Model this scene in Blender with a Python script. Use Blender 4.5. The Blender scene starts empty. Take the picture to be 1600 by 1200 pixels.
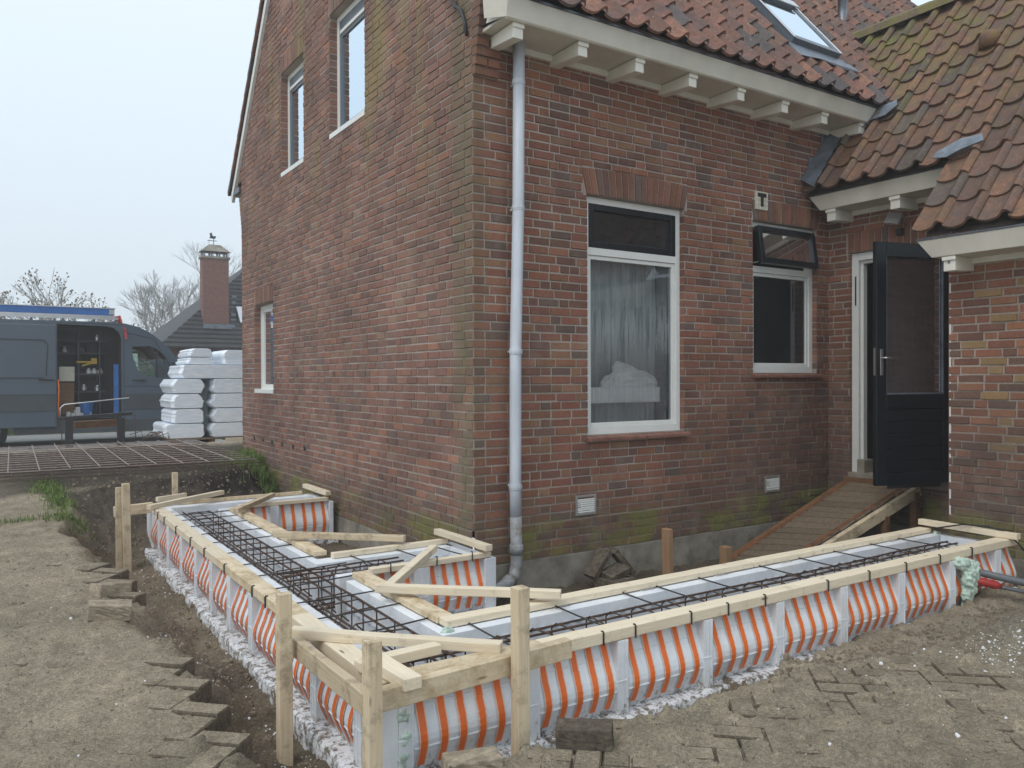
import bpy, bmesh, math, random
import numpy as np
from mathutils import Vector, Matrix
random.seed(7); RNG=np.random.default_rng(11)
S=bpy.context.scene; COL=S.collection
# ---------------------------------------------------------------- camera
cd=bpy.data.cameras.new('camera'); cam=bpy.data.objects.new('camera',cd); COL.objects.link(cam)
cd.sensor_width=36; cd.lens=28.03; cd.clip_start=0.05; cd.clip_end=2000
_R=((0.83646148,-0.54801569,-0.00331605),(0.00621701,0.00343844,0.99997476),(0.54799046,0.83646098,-0.00628314))
cam.matrix_world=Matrix(((_R[0][0],_R[1][0],-_R[2][0],-2.8921),(_R[0][1],_R[1][1],-_R[2][1],-4.9196),(_R[0][2],_R[1][2],-_R[2][2],0.0),(0,0,0,1)))
S.camera=cam
# ---------------------------------------------------------------- world, sun, exposure
SUN_EL,SUN_AZ=math.radians(52),math.radians(250)
w=bpy.data.worlds.new('World'); S.world=w; w.use_nodes=True
nt=w.node_tree; nt.nodes.clear()
sky=nt.nodes.new('ShaderNodeTexSky'); sky.sky_type='NISHITA'; sky.sun_disc=False
sky.sun_elevation=SUN_EL; sky.sun_rotation=SUN_AZ; sky.air_density=1.4; sky.dust_density=4
mx=nt.nodes.new('ShaderNodeMix'); mx.data_type='RGBA'; mx.inputs[0].default_value=0.86
tc=nt.nodes.new('ShaderNodeTexCoord'); sp=nt.nodes.new('ShaderNodeSeparateXYZ'); nt.links.new(tc.outputs['Generated'],sp.inputs[0])
rp=nt.nodes.new('ShaderNodeValToRGB'); nt.links.new(sp.outputs[2],rp.inputs[0])
rp.color_ramp.elements[0].position=0.0; rp.color_ramp.elements[0].color=(0.56,0.64,0.71,1)
rp.color_ramp.elements[1].position=0.5; rp.color_ramp.elements[1].color=(0.74,0.84,0.93,1)
sc=nt.nodes.new('ShaderNodeVectorMath'); sc.operation='SCALE'; sc.inputs['Scale'].default_value=9.6
nt.links.new(rp.outputs[0],sc.inputs[0]); nt.links.new(sky.outputs[0],mx.inputs[6]); nt.links.new(sc.outputs[0],mx.inputs[7])
bg=nt.nodes.new('ShaderNodeBackground'); bg.inputs[1].default_value=0.1
wo=nt.nodes.new('ShaderNodeOutputWorld'); nt.links.new(mx.outputs[2],bg.inputs[0]); nt.links.new(bg.outputs[0],wo.inputs[0])
sd=bpy.data.lights.new('sun','SUN'); sd.energy=0.7; sd.angle=math.radians(28); sd.color=(1,0.97,0.93)
so=bpy.data.objects.new('sun',sd); COL.objects.link(so); so.location=(-6,-8,12)
dv=Vector((math.sin(SUN_AZ)*math.cos(SUN_EL),math.cos(SUN_AZ)*math.cos(SUN_EL),math.sin(SUN_EL)))
so.rotation_euler=dv.to_track_quat('Z','Y').to_euler()
S.view_settings.view_transform='Standard'; S.view_settings.look='None'; S.view_settings.exposure=0.50; S.view_settings.gamma=1
S.render.engine='CYCLES'
S.cycles.volume_bounces=3
# ---------------------------------------------------------------- material helper
class MatB:
    def __init__(s,name):
        s.m=bpy.data.materials.new(name); s.m.use_nodes=True; s.nt=s.m.node_tree; s.nt.nodes.clear()
        s.out=s.n('ShaderNodeOutputMaterial'); s.b=s.n('ShaderNodeBsdfPrincipled'); s.l(s.b.outputs[0],s.out.inputs[0])
    def n(s,t,**k):
        x=s.nt.nodes.new(t)
        for a,b in k.items(): setattr(x,a,b)
        return x
    def l(s,a,b): s.nt.links.new(a,b)
    def coord(s,kind='Object',scale=(1,1,1)):
        if kind=='World': o=s.n('ShaderNodeNewGeometry').outputs['Position']
        else: o=s.n('ShaderNodeTexCoord').outputs[kind]
        mp=s.n('ShaderNodeMapping'); mp.inputs['Scale'].default_value=scale; s.l(o,mp.inputs[0]); return mp.outputs[0]
    def noise(s,co,scale,detail=4,rough=.6,dist=0):
        x=s.n('ShaderNodeTexNoise'); x.inputs['Scale'].default_value=scale; x.inputs['Detail'].default_value=detail
        x.inputs['Roughness'].default_value=rough; x.inputs['Distortion'].default_value=dist; s.l(co,x.inputs['Vector']); return x.outputs['Fac']
    def ramp(s,f,stops):
        r=s.n('ShaderNodeValToRGB'); e=r.color_ramp.elements
        while len(e)<len(stops): e.new(.5)
        for i,(p,c) in enumerate(stops):
            e[i].position=p; e[i].color=(c,c,c,1) if not isinstance(c,tuple) else (*c,1)
        s.l(f,r.inputs[0]); return r.outputs[0]
    def mix(s,f,a,b,mode='MIX'):
        x=s.n('ShaderNodeMix',data_type='RGBA',blend_type=mode)
        for v,i in((f,0),(a,6),(b,7)):
            if isinstance(v,(int,float)): x.inputs[i].default_value=v if i==0 else (v,v,v,1)
            elif isinstance(v,tuple): x.inputs[i].default_value=(*v,1)
            else: s.l(v,x.inputs[i])
        return x.outputs[2]
    def math(s,op,a,b=0,clamp=False):
        x=s.n('ShaderNodeMath',operation=op,use_clamp=clamp)
        for v,i in((a,0),(b,1)):
            if isinstance(v,(int,float)): x.inputs[i].default_value=v
            else: s.l(v,x.inputs[i])
        return x.outputs[0]
    def mr(s,v,a,b,c=0,d=1):
        x=s.n('ShaderNodeMapRange'); s.l(v,x.inputs[0])
        for i,q in enumerate((a,b,c,d)): x.inputs[i+1].default_value=q
        return x.outputs[0]
    def xyz(s,co):
        x=s.n('ShaderNodeSeparateXYZ'); s.l(co,x.inputs[0]); return x.outputs
    def bump(s,h,strength,dist=.01):
        x=s.n('ShaderNodeBump'); x.inputs['Strength'].default_value=strength; x.inputs['Distance'].default_value=dist
        s.l(h,x.inputs['Height']); s.l(x.outputs[0],s.b.inputs['Normal'])
    def col(s,c):
        if isinstance(c,tuple): s.b.inputs['Base Color'].default_value=(*c,1)
        else: s.l(c,s.b.inputs['Base Color'])
    def rough(s,r): 
        if isinstance(r,(int,float)): s.b.inputs['Roughness'].default_value=r
        else: s.l(r,s.b.inputs['Roughness'])
    def attr(s,name='Col'):
        x=s.n('ShaderNodeAttribute',attribute_name=name); return x.outputs['Color']
def simple(name,c,rough=.6,metal=0,var=.25,scale=8,bump=0,bscale=40,spec=.5,kind='Object',stain=None,stretch=(1,1,1)):
    m=MatB(name); co=m.coord(kind,stretch)
    n=m.noise(co,scale,5); f=m.ramp(n,[(.3,1-var),(.7,1+var*.4)])
    c2=m.mix(1.0,c,f,'MULTIPLY')
    if stain:
        sn=m.noise(co,stain[1],6,.7); c2=m.mix(m.ramp(sn,[(stain[2],0.),(stain[2]+.12,1.)]),c2,stain[0])
    m.col(c2); m.rough(rough); m.b.inputs['Metallic'].default_value=metal; m.b.inputs['Specular IOR Level'].default_value=spec
    if bump: m.bump(m.noise(co,bscale,5,.7),bump,.004)
    return m.m
MT={}
# ---------------------------------------------------------------- mesh helper
class MB:
    def __init__(s): s.v=[];s.f=[];s.mi=[];s.c=[];s.cur=0;s.col=(1,1,1)
    def face(s,pts,c=None):
        i=len(s.v); s.v.extend([tuple(p) for p in pts]); s.f.append(tuple(range(i,i+len(pts)))); s.mi.append(s.cur); s.c.append(c or s.col)
    def poly(s,vs,fs,c=None):
        i=len(s.v); s.v.extend([tuple(p) for p in vs])
        for f in fs: s.f.append(tuple(i+k for k in f)); s.mi.append(s.cur); s.c.append(c or s.col)
    def box(s,a,b,c=None):
        x0,y0,z0=[min(a[i],b[i]) for i in range(3)]; x1,y1,z1=[max(a[i],b[i]) for i in range(3)]
        s.poly([(x0,y0,z0),(x1,y0,z0),(x1,y1,z0),(x0,y1,z0),(x0,y0,z1),(x1,y0,z1),(x1,y1,z1),(x0,y1,z1)],
          [(0,3,2,1),(4,5,6,7),(0,1,5,4),(1,2,6,5),(2,3,7,6),(3,0,4,7)],c)
    def beam(s,p,q,w,h,up=(0,0,1),c=None):
        p=Vector(p);q=Vector(q);d=(q-p).normalized();r=d.cross(Vector(up))
        if r.length<1e-4: r=d.cross(Vector((0,1,0)))
        r.normalize();u=r.cross(d);vs=[]
        for e in(p,q):
            for a,b in((-1,-1),(1,-1),(1,1),(-1,1)): vs.append(e+r*a*w/2+u*b*h/2)
        s.poly(vs,[(0,3,2,1),(4,5,6,7),(0,1,5,4),(1,2,6,5),(2,3,7,6),(3,0,4,7)],c)
    def tube(s,path,r,n=6,c=None,cap=True):
        P=[Vector(p) for p in path]; rr=r if isinstance(r,(list,tuple)) else [r]*len(P); vs=[];fs=[]; pu=None
        for i,p in enumerate(P):
            d=((P[min(i+1,len(P)-1)]-P[max(i-1,0)])).normalized()
            if pu is None:
                a=Vector((0,0,1)) if abs(d.z)<.9 else Vector((1,0,0)); pu=d.cross(a).normalized()
            pu=(pu-d*pu.dot(d)).normalized(); q=d.cross(pu)
            for k in range(n):
                t=2*math.pi*k/n; vs.append(p+(pu*math.cos(t)+q*math.sin(t))*rr[i])
        for i in range(len(P)-1):
            for k in range(n): a=i*n+k;b=i*n+(k+1)%n; fs.append((a,b,b+n,a+n))
        if cap: fs.append(tuple(range(n))[::-1]); fs.append(tuple(range(len(vs)-n,len(vs))))
        s.poly(vs,fs,c)
    def prism(s,poly,ax,a,b,c=None):
        """poly: list of 2-D points in the other two axes (order x,y,z without ax)"""
        o=[i for i in range(3) if i!=ax]; vs=[]
        for t in(a,b):
            for p in poly:
                q=[0,0,0]; q[o[0]]=p[0]; q[o[1]]=p[1]; q[ax]=t; vs.append(q)
        n=len(poly); fs=[tuple(range(n))[::-1],tuple(range(n,2*n))]+[(i,(i+1)%n,(i+1)%n+n,i+n) for i in range(n)]
        s.poly(vs,fs,c)
    def lathe(s,prof,cx,cy,n=16,c=None):
        vs=[(cx+r*math.cos(2*math.pi*k/n),cy+r*math.sin(2*math.pi*k/n),z) for r,z in prof for k in range(n)]; fs=[]
        for i in range(len(prof)-1):
            for k in range(n): a=i*n+k;b=i*n+(k+1)%n; fs.append((a,b,b+n,a+n))
        fs.append(tuple(range(n))[::-1]); fs.append(tuple(range(len(vs)-n,len(vs)))); s.poly(vs,fs,c)
    def build(s,name,mats,parent=None,smooth=False,bevel=0,normals=True,origin=None):
        me=bpy.data.meshes.new(name); vs=s.v
        if origin is not None: vs=[(v[0]-origin[0],v[1]-origin[1],v[2]-origin[2]) for v in vs]
        me.from_pydata(vs,[],s.f)
        for m in (mats if isinstance(mats,(list,tuple)) else [mats]): me.materials.append(MT[m] if isinstance(m,str) else m)
        if any(s.mi): me.polygons.foreach_set('material_index',s.mi)
        if any(c!=(1,1,1) for c in s.c):
            a=me.color_attributes.new('Col','FLOAT_COLOR','CORNER'); arr=[]
            for f,c in zip(s.f,s.c): arr.extend((*c,1.0)*len(f))
            a.data.foreach_set('color',arr)
        if normals:
            bm=bmesh.new(); bm.from_mesh(me); bmesh.ops.recalc_face_normals(bm,faces=bm.faces); bm.to_mesh(me); bm.free()
        if smooth: me.polygons.foreach_set('use_smooth',[True]*len(me.polygons))
        o=bpy.data.objects.new(name,me); COL.objects.link(o)
        if origin is not None: o.location=origin
        if parent:
            o.parent=parent; o.matrix_parent_inverse=Matrix.Identity(4)
            o.location=Vector(o.location)-world_loc(parent)
        if bevel:
            bv=o.modifiers.new('bevel','BEVEL'); bv.width=bevel; bv.segments=2; bv.limit_method='ANGLE'
        return o
def world_loc(o):
    v=Vector((0,0,0))
    while o is not None: v+=Vector(o.location); o=o.parent
    return v
def tag(o,label=None,cat=None,group=None,kind=None):
    for k,v in(('label',label),('category',cat),('group',group),('kind',kind)):
        if v: o[k]=v
    return o
def empty(name,loc,label,cat,group=None):
    o=bpy.data.objects.new(name,None); COL.objects.link(o); o.location=loc; o.empty_display_size=.2
    return tag(o,label,cat,group)
# numpy value noise
def vnoise(x,y,seed=0):
    xi=np.floor(x).astype(np.int64); yi=np.floor(y).astype(np.int64); fx=x-xi; fy=y-yi
    fx=fx*fx*(3-2*fx); fy=fy*fy*(3-2*fy)
    def h(a,b):
        n=(a*374761393+b*668265263+seed*974711)&0x7fffffff; n=((n^(n>>13))*1274126177)&0x7fffffff; n=n^(n>>16)
        return (n&0xffff)/65535.0
    return (h(xi,yi)*(1-fx)+h(xi+1,yi)*fx)*(1-fy)+(h(xi,yi+1)*(1-fx)+h(xi+1,yi+1)*fx)*fy-.5
def fbm(x,y,s,o=4,seed=0):
    t=0;a=1
    for i in range(o): t=t+a*vnoise(x*s,y*s,seed+i); s*=2.03; a*=.5
    return t
def sstep(a,b,x): t=np.clip((x-a)/(b-a),0,1); return t*t*(3-2*t)
# ---------------------------------------------------------------- materials
def brick_mat(name,mortar=False):
    m=MatB(name); W=m.coord('World'); X=m.xyz(W)
    base=(0.40,0.345,0.30) if mortar else m.attr()
    n1=m.noise(W,55,5,.7); base=m.mix(1.0,base,m.ramp(n1,[(.25,.72),(.75,1.2)]),'MULTIPLY')
    nb=m.noise(W,1.1,4,.6); base=m.mix(1.0,base,m.ramp(nb,[(.3,.72),(.7,1.14)]),'MULTIPLY')
    ng=m.noise(W,16,5,.75)
    # grime at the foot of the wall
    low=m.mr(X[2],-.85,-1.12,0,1); f=m.math('MULTIPLY',low,m.ramp(m.noise(W,3.2,5,.7),[(.3,.1),(.62,.7)]))
    base=m.mix(f,base,(0.105,0.085,0.062))
    gr=m.math('MULTIPLY',m.math('MULTIPLY',m.mr(X[0],1.6,3.2,0,1),m.mr(X[2],.2,-.75,0,.75)),m.ramp(m.noise(W,2.1,5,.7),[(.3,.35),(.6,1.)])); base=m.mix(gr,base,(0.095,0.07,0.058))  # wet grime and contact shade painted as one darker tone towards the ramp
    # green moss band low down
    moss=m.math('MULTIPLY',m.mr(X[2],-1.04,-1.12,0,1),m.ramp(m.noise(W,2.2,6,.75),[(.46,.0),(.58,.8)]))
    base=m.mix(moss,base,(0.17,0.175,0.045))
    # algae streak down the corner and under the upstairs windows
    dx=m.math('ABSOLUTE',X[0]); dy=m.math('ABSOLUTE',m.math('SUBTRACT',X[1],.12))
    cor=m.math('MULTIPLY',m.mr(dx,.17,.02,0,1),m.mr(dy,.25,.03,0,1))
    cor=m.math('MULTIPLY',cor,m.ramp(m.noise(m.coord('World',(1,1,.35)),6,5,.7),[(.34,.08),(.60,.80)]))
    base=m.mix(cor,base,(0.145,0.135,0.075))
    lx=m.mr(X[0],.04,.0,0,1)
    st=m.math('MULTIPLY',m.mr(X[2],1.2,2.9,0,.9),m.ramp(m.noise(m.coord('World',(1,1,.25)),2.0,5,.6),[(.53,.0),(.66,.8)]))
    st=m.math('MULTIPLY',st,lx); base=m.mix(st,base,(0.25,0.21,0.08))
    # pale lime bloom
    bl=m.ramp(m.noise(m.coord('World',(1,1,.6)),3.1,6,.75),[(.50,.02),(.8,.34)]); base=m.mix(bl,base,(0.37,0.305,0.26))
    # fine soot specks
    base=m.mix(m.ramp(ng,[(.62,.0),(.78,.4)]),base,(0.09,0.07,0.065))
    m.col(base); m.rough(.9); m.b.inputs['Specular IOR Level'].default_value=.25
    m.bump(m.noise(W,120,5,.75),.55,.004); return m.m
MT['brick']=brick_mat('brick'); MT['mortar']=brick_mat('mortar',True)
def tile_mat(name,wingf):
    m=MatB(name); W=m.coord('World'); base=m.attr(); X=m.xyz(W)
    base=m.mix(1.0,base,m.ramp(m.noise(W,26,5,.75),[(.25,.50),(.75,1.2)]),'MULTIPLY')
    base=m.mix(m.ramp(m.noise(W,7,6,.8),[(.44,.0),(.62,.72)]),base,(0.095,0.078,0.074))
    wing=wingf
    up=m.mr(X[2],1.8,3.9,.10,1)
    mo=m.math('MULTIPLY',m.ramp(m.noise(W,5.5,6,.75),[(.44,.0),(.62,1.)]),m.math('MULTIPLY',wing,up))
    base=m.mix(mo,base,(0.165,0.16,0.035))
    g=m.math('MULTIPLY',m.ramp(m.noise(W,40,3,.6),[(.66,.0),(.72,.8)]),1.0); base=m.mix(g,base,(0.36,0.33,0.27))
    m.col(base); m.rough(.75); m.b.inputs['Specular IOR Level'].default_value=.35; m.bump(m.noise(W,70,5,.75),.5,.006); return m.m
MT['tile']=tile_mat('roof_tile',.12); MT['tilewing']=tile_mat('mossy_roof_tile',.95)
def wood_mat(name,c1,c2,dirt,wear=.55):
    m=MatB(name); co=m.coord('Object'); ri=m.n('ShaderNodeObjectInfo').outputs['Random']
    ad=m.n('ShaderNodeVectorMath',operation='ADD'); m.l(co,ad.inputs[0]); cb=m.n('ShaderNodeCombineXYZ')
    m.l(m.math('MULTIPLY',ri,37.),cb.inputs[0]); m.l(m.math('MULTIPLY',ri,11.),cb.inputs[1]); m.l(cb.outputs[0],ad.inputs[1])
    mp=m.n('ShaderNodeMapping'); mp.inputs['Scale'].default_value=(1.3,26,26); m.l(ad.outputs[0],mp.inputs[0])
    g=m.noise(mp.outputs[0],2.2,5,.6,1.2); base=m.mix(m.ramp(g,[(.3,0.),(.7,1.)]),c1,c2)
    base=m.mix(1.0,base,m.math('ADD',m.math('MULTIPLY',ri,.28),.80),'MULTIPLY')
    kn=m.n('ShaderNodeTexVoronoi'); kn.inputs['Scale'].default_value=5.5; mp2=m.n('ShaderNodeMapping'); mp2.inputs['Scale'].default_value=(.55,2.4,2.4); m.l(ad.outputs[0],mp2.inputs[0]); m.l(mp2.outputs[0],kn.inputs['Vector'])
    base=m.mix(m.ramp(kn.outputs['Distance'],[(.055,.8),(.10,.0)]),base,(0.13,0.06,0.03))
    d=m.noise(ad.outputs[0],9,6,.75); base=m.mix(m.ramp(d,[(wear,0.),(wear+.2,.75)]),base,dirt)
    m.col(base); m.rough(.8); m.b.inputs['Specular IOR Level'].default_value=.25
    m.bump(m.noise(mp.outputs[0],4,4,.7),.35,.003); return m.m
MT['pine']=wood_mat('fresh_pine',(0.70,0.585,0.42),(0.82,0.72,0.55),(0.30,0.22,0.14),.56)
MT['oldwood']=wood_mat('weathered_pine',(0.56,0.44,0.29),(0.72,0.60,0.42),(0.16,0.12,0.08),.50)
MT['osb']=wood_mat('dusty_pine',(0.66,0.53,0.36),(0.78,0.66,0.47),(0.36,0.25,0.13),.44)
MT['brownwood']=wood_mat('brown_wood',(0.17,0.085,0.045),(0.26,0.14,0.07),(0.07,0.045,0.03),.50)
MT['amberwood']=wood_mat('amber_wood',(0.34,0.20,0.11),(0.46,0.29,0.17),(0.16,0.10,0.06),.55)
MT['rampwood']=wood_mat('ramp_wood',(0.13,0.10,0.07),(0.25,0.19,0.13),(0.22,0.125,0.065),.60)
def foam_mat():
    m=MatB('white_foam'); W=m.coord('World'); X=m.xyz(W)
    base=m.mix(m.ramp(m.noise(W,5,5,.7),[(.35,0.),(.7,1.)]),(0.70,0.73,0.77),(0.84,0.85,0.86))
    vo=m.n('ShaderNodeTexVoronoi'); vo.inputs['Scale'].default_value=170; m.l(W,vo.inputs['Vector'])
    base=m.mix(1.0,base,m.ramp(vo.outputs['Distance'],[(.0,.90),(.5,1.0)]),'MULTIPLY')
    d=m.noise(W,30,6,.8); low=m.mr(X[2],-1.42,-1.56,0,.22)
    base=m.mix(m.ramp(m.math('ADD',d,low),[(.635,.0),(.72,.85)]),base,(0.22,0.18,0.13))
    base=m.mix(m.ramp(m.noise(W,2.4,5,.75),[(.52,.0),(.75,.6)]),base,(0.52,0.49,0.43))
    m.col(base); m.rough(.6); m.b.inputs['Subsurface Weight'].default_value=0
    m.bump(vo.outputs['Distance'],.25,.003); return m.m
MT['foam']=foam_mat()
def base_mat():
    m=MatB('dirty_foam_base'); W=m.coord('World')
    d=m.noise(W,24,6,.8); base=m.mix(m.ramp(d,[(.47,0.),(.57,1.)]),(0.76,0.77,0.79),(0.16,0.13,0.095))
    m.col(base); m.rough(.7); m.bump(m.noise(W,60,5,.7),.6,.006); return m.m
MT['foambase']=base_mat()
MT['slotshade']=simple('foam_slot_shade',(0.50,0.54,0.60),.7,var=.1,kind='World')  # grey-blue tint paints the shade of the mould slots onto raised boxes
MT['orange']=simple('orange_print',(0.82,0.16,0.022),.5,var=.12,scale=20,stain=((0.30,0.12,0.05),9,.72),kind='World')
MT['orangeedge']=simple('orange_print_edge',(0.85,0.55,0.42),.5,var=.05,scale=20,kind='World')
MT['pu']=simple('green_expanding_foam',(0.55,0.68,0.58),.75,var=.4,scale=14,bump=.8,bscale=25,kind='World')
MT['rebar']=simple('rusty_steel',(0.11,0.066,0.047),.7,metal=.35,var=.5,scale=30,bump=.4,bscale=150,kind='World')
MT['clip']=simple('dark_steel_wire',(0.06,0.055,0.05),.5,metal=.5,var=.3,kind='World')
def ground_mat():
    m=MatB('soil'); W=m.coord('World'); c=m.attr()
    n=m.noise(W,7,9,.8); c=m.mix(1.0,c,m.ramp(n,[(.30,.62),(.70,1.26)]),'MULTIPLY')
    n2=m.noise(W,70,5,.8); c=m.mix(1.0,c,m.ramp(n2,[(.32,.55),(.68,1.35)]),'MULTIPLY')
    n3=m.noise(W,260,3,.7); c=m.mix(1.0,c,m.ramp(n3,[(.35,.65),(.65,1.35)]),'MULTIPLY')
    c=m.mix(m.ramp(m.noise(W,230,2,.5),[(.70,.0),(.74,.8)]),c,(0.50,0.48,0.44))
    c=m.mix(m.ramp(m.noise(W,150,2,.5),[(.30,.6),(.36,.0)]),c,(0.05,0.043,0.034))
    m.col(c); m.rough(.95); m.b.inputs['Specular IOR Level'].default_value=.2
    h=m.math('ADD',m.noise(W,55,6,.75),m.math('MULTIPLY',m.noise(W,240,3,.7),.45)); m.bump(h,1.,.022); return m.m
MT['soil']=ground_mat()
MT['paver']=simple('sandy_paver',(0.38,0.32,0.235),.95,var=.45,scale=22,bump=1.0,bscale=70,kind='World',stain=((0.15,0.128,0.10),5,.60),spec=.2)
MT['darkpaver']=simple('dark_paver',(0.13,0.105,0.08),.95,var=.5,scale=30,bump=1,bscale=120,kind='World',stain=((0.20,0.175,0.13),11,.55),spec=.2)
MT['road']=simple('road_asphalt',(0.30,0.30,0.29),.9,var=.2,scale=3,kind='World')
MT['concrete']=simple('footing_concrete',(0.29,0.262,0.215),.95,var=.5,scale=5,bump=1,bscale=45,kind='World',stain=((0.15,0.14,0.10),3,.55))
MT['cream']=simple('cream_paint',(0.60,0.57,0.49),.45,var=.12,scale=4,bump=.05,kind='World',stain=((0.36,0.33,0.27),5,.64))
MT['creamlight']=simple('cream_paint_light',(0.74,0.72,0.64),.45,var=.08,scale=4,kind='World',stain=((0.45,0.42,0.36),9,.68))
MT['white']=simple('white_paint',(0.74,0.75,0.72),.4,var=.06,scale=5,kind='World',stain=((0.50,0.49,0.45),12,.70))
MT['navy']=simple('dark_blue_paint',(0.006,0.010,0.014),.32,var=.3,scale=6,kind='World')
MT['lead']=simple('lead',(0.20,0.23,0.27),.5,metal=.4,var=.4,scale=9,bump=.4,bscale=20,kind='World')
MT['zinc']=simple('zinc',(0.16,0.17,0.19),.4,metal=.7,var=.3,scale=9,kind='World')
MT['pvc']=simple('grey_pvc',(0.58,0.62,0.68),.45,var=.22,scale=6,kind='World',stretch=(1,1,.3),stain=((0.36,0.37,0.38),14,.66))
MT['pvclow']=simple('grey_pvc_dirty',(0.30,0.31,0.32),.6,var=.3,scale=12,kind='World',stain=((0.16,0.14,0.11),9,.5))
MT['steel']=simple('door_steel',(0.55,0.55,0.55),.3,metal=.9,var=.1)
MT['alu']=simple('aluminium',(0.62,0.63,0.64),.35,metal=.8,var=.15,kind='World')
MT['black']=simple('black_plastic',(0.02,0.02,0.022),.5,var=.2)
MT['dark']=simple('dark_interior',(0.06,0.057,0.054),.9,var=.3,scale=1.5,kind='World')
MT['plaster']=simple('interior_plaster',(0.20,0.19,0.175),.9,var=.3,scale=1.2,kind='World')
MT['sillbrick']=simple('sill_tile',(0.25,0.115,0.085),.7,var=.35,scale=12,bump=.4,kind='World')
MT['greyframe']=simple('grey_frame',(0.115,0.14,0.165),.4,var=.1)
MT['van']=simple('van_paint',(0.075,0.10,0.13),.28,var=.08,scale=2); 
MT['vanlow']=simple('van_trim',(0.06,0.068,0.075),.6,var=.2,scale=3)
MT['rubber']=simple('rubber',(0.02,0.02,0.02),.85,var=.2)
MT['blue']=simple('blue_ladder_paint',(0.03,0.14,0.42),.5,var=.25,scale=6)
MT['red']=simple('red_plastic',(0.40,0.035,0.03),.45,var=.15)
MT['yellow']=simple('yellow_plastic',(0.55,0.35,0.02),.5,var=.15)
MT['slate']=simple('slate_tile',(0.035,0.037,0.04),.7,var=.35,scale=3,kind='World')
MT['nbrick']=simple('neighbour_brick',(0.22,0.11,0.085),.9,var=.35,scale=9,bump=.3,kind='World',stretch=(1,1,3))
MT['hazed_bark']=simple('hazed_bark',(0.36,0.35,0.335),.9,var=.4,scale=12,bump=.6)  # paler grey than bare bark, part of the mist put into the colour
MT['leafbrown']=simple('brown_leaf',(0.16,0.11,0.05),.8,var=.4)
MT['grass']=simple('grass_green',(0.17,0.24,0.07),.8,var=.5,scale=12,kind='World',spec=.2)
MT['hedge']=simple('hedge_green',(0.13,0.19,0.07),.8,var=.5,scale=6,kind='World',spec=.2)
MT['crumb']=simple('foam_crumb',(0.80,0.80,0.80),.8,var=.1)
MT['stone']=simple('small_stone',(0.26,0.23,0.18),.9,var=.4)
MT['ceramic']=simple('glazed_tile',(0.66,0.62,0.50),.35,var=.15,scale=14)
def film_mat():
    m=MatB('stretch_film_foam'); W=m.coord('World')
    m.col(m.mix(m.ramp(m.noise(m.coord('World',(1,1,5)),6,5,.7),[(.4,0.),(.65,1.)]),(0.72,0.79,0.87),(0.90,0.92,0.95))); m.rough(.25)
    m.bump(m.noise(m.coord('World',(2,2,9)),9,4,.6),.35,.01); return m.m
MT['film']=film_mat()
def glass_mat(name,tint,refl,veil=None,rough=.02,gc=(.92,.95,1,1)):
    m=MatB(name); m.nt.nodes.remove(m.b)
    tr=m.n('ShaderNodeBsdfTransparent'); tr.inputs[0].default_value=(*tint,1)
    gl=m.n('ShaderNodeBsdfGlossy'); gl.inputs['Roughness'].default_value=rough; gl.inputs['Color'].default_value=gc
    fr=m.n('ShaderNodeFresnel'); fr.inputs[0].default_value=1.5
    f=m.math('ADD',m.math('MULTIPLY',fr.outputs[0],1.6),refl,True)
    mx=m.n('ShaderNodeMixShader'); m.l(f,mx.inputs[0]); m.l(tr.outputs[0],mx.inputs[1]); m.l(gl.outputs[0],mx.inputs[2]); s=mx.outputs[0]
    if veil:
        W=m.coord('World',(22,22,.8)); n=m.noise(W,1.9,6,.75); n2=m.noise(m.coord('World'),70,4,.7); n3=m.noise(m.coord('World'),1.6,3,.5)
        a=m.ramp(n,[(.38,.25),(.52,1.)]); a=m.math('MULTIPLY',a,m.ramp(n2,[(.3,.72),(.7,1.)])); a=m.math('MULTIPLY',a,m.ramp(n3,[(.3,.5),(.65,1.)]))
        a=m.math('MULTIPLY',a,veil[1],True)
        if len(veil)>2:
            Z=m.xyz(m.coord('World'))[2]; a=m.math('MULTIPLY',a,m.mr(Z,.05,.40,.42,.9)); a=m.math('MULTIPLY',a,m.mr(Z,1.0,.45,.30,1))
        df=m.n('ShaderNodeBsdfDiffuse'); df.inputs[0].default_value=(*veil[0],1)
        m2=m.n('ShaderNodeMixShader'); m.l(a,m2.inputs[0]); m.l(s,m2.inputs[1]); m.l(df.outputs[0],m2.inputs[2]); s=m2.outputs[0]
    m.l(s,m.out.inputs[0]); return m.m
MT['glass']=glass_mat('window_glass',(.72,.74,.74),.02,((0.20,0.22,0.24),.14))
MT['fogglass']=glass_mat('misted_glass',(.96,.97,.97),.03,((0.36,0.405,0.425),.85,1))
MT['darkglass']=glass_mat('door_glass',(.6,.6,.6),.03,((0.10,0.108,0.115),.45))  # grey diffuse veil in the pane stands in for hallway light and reflections
MT['skyglass']=glass_mat('upstairs_glass',(.3,.35,.4),.80,gc=(.74,.83,.90,1))
MT['vanglass']=glass_mat('van_glass',(.75,.82,.78),.0)
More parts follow.
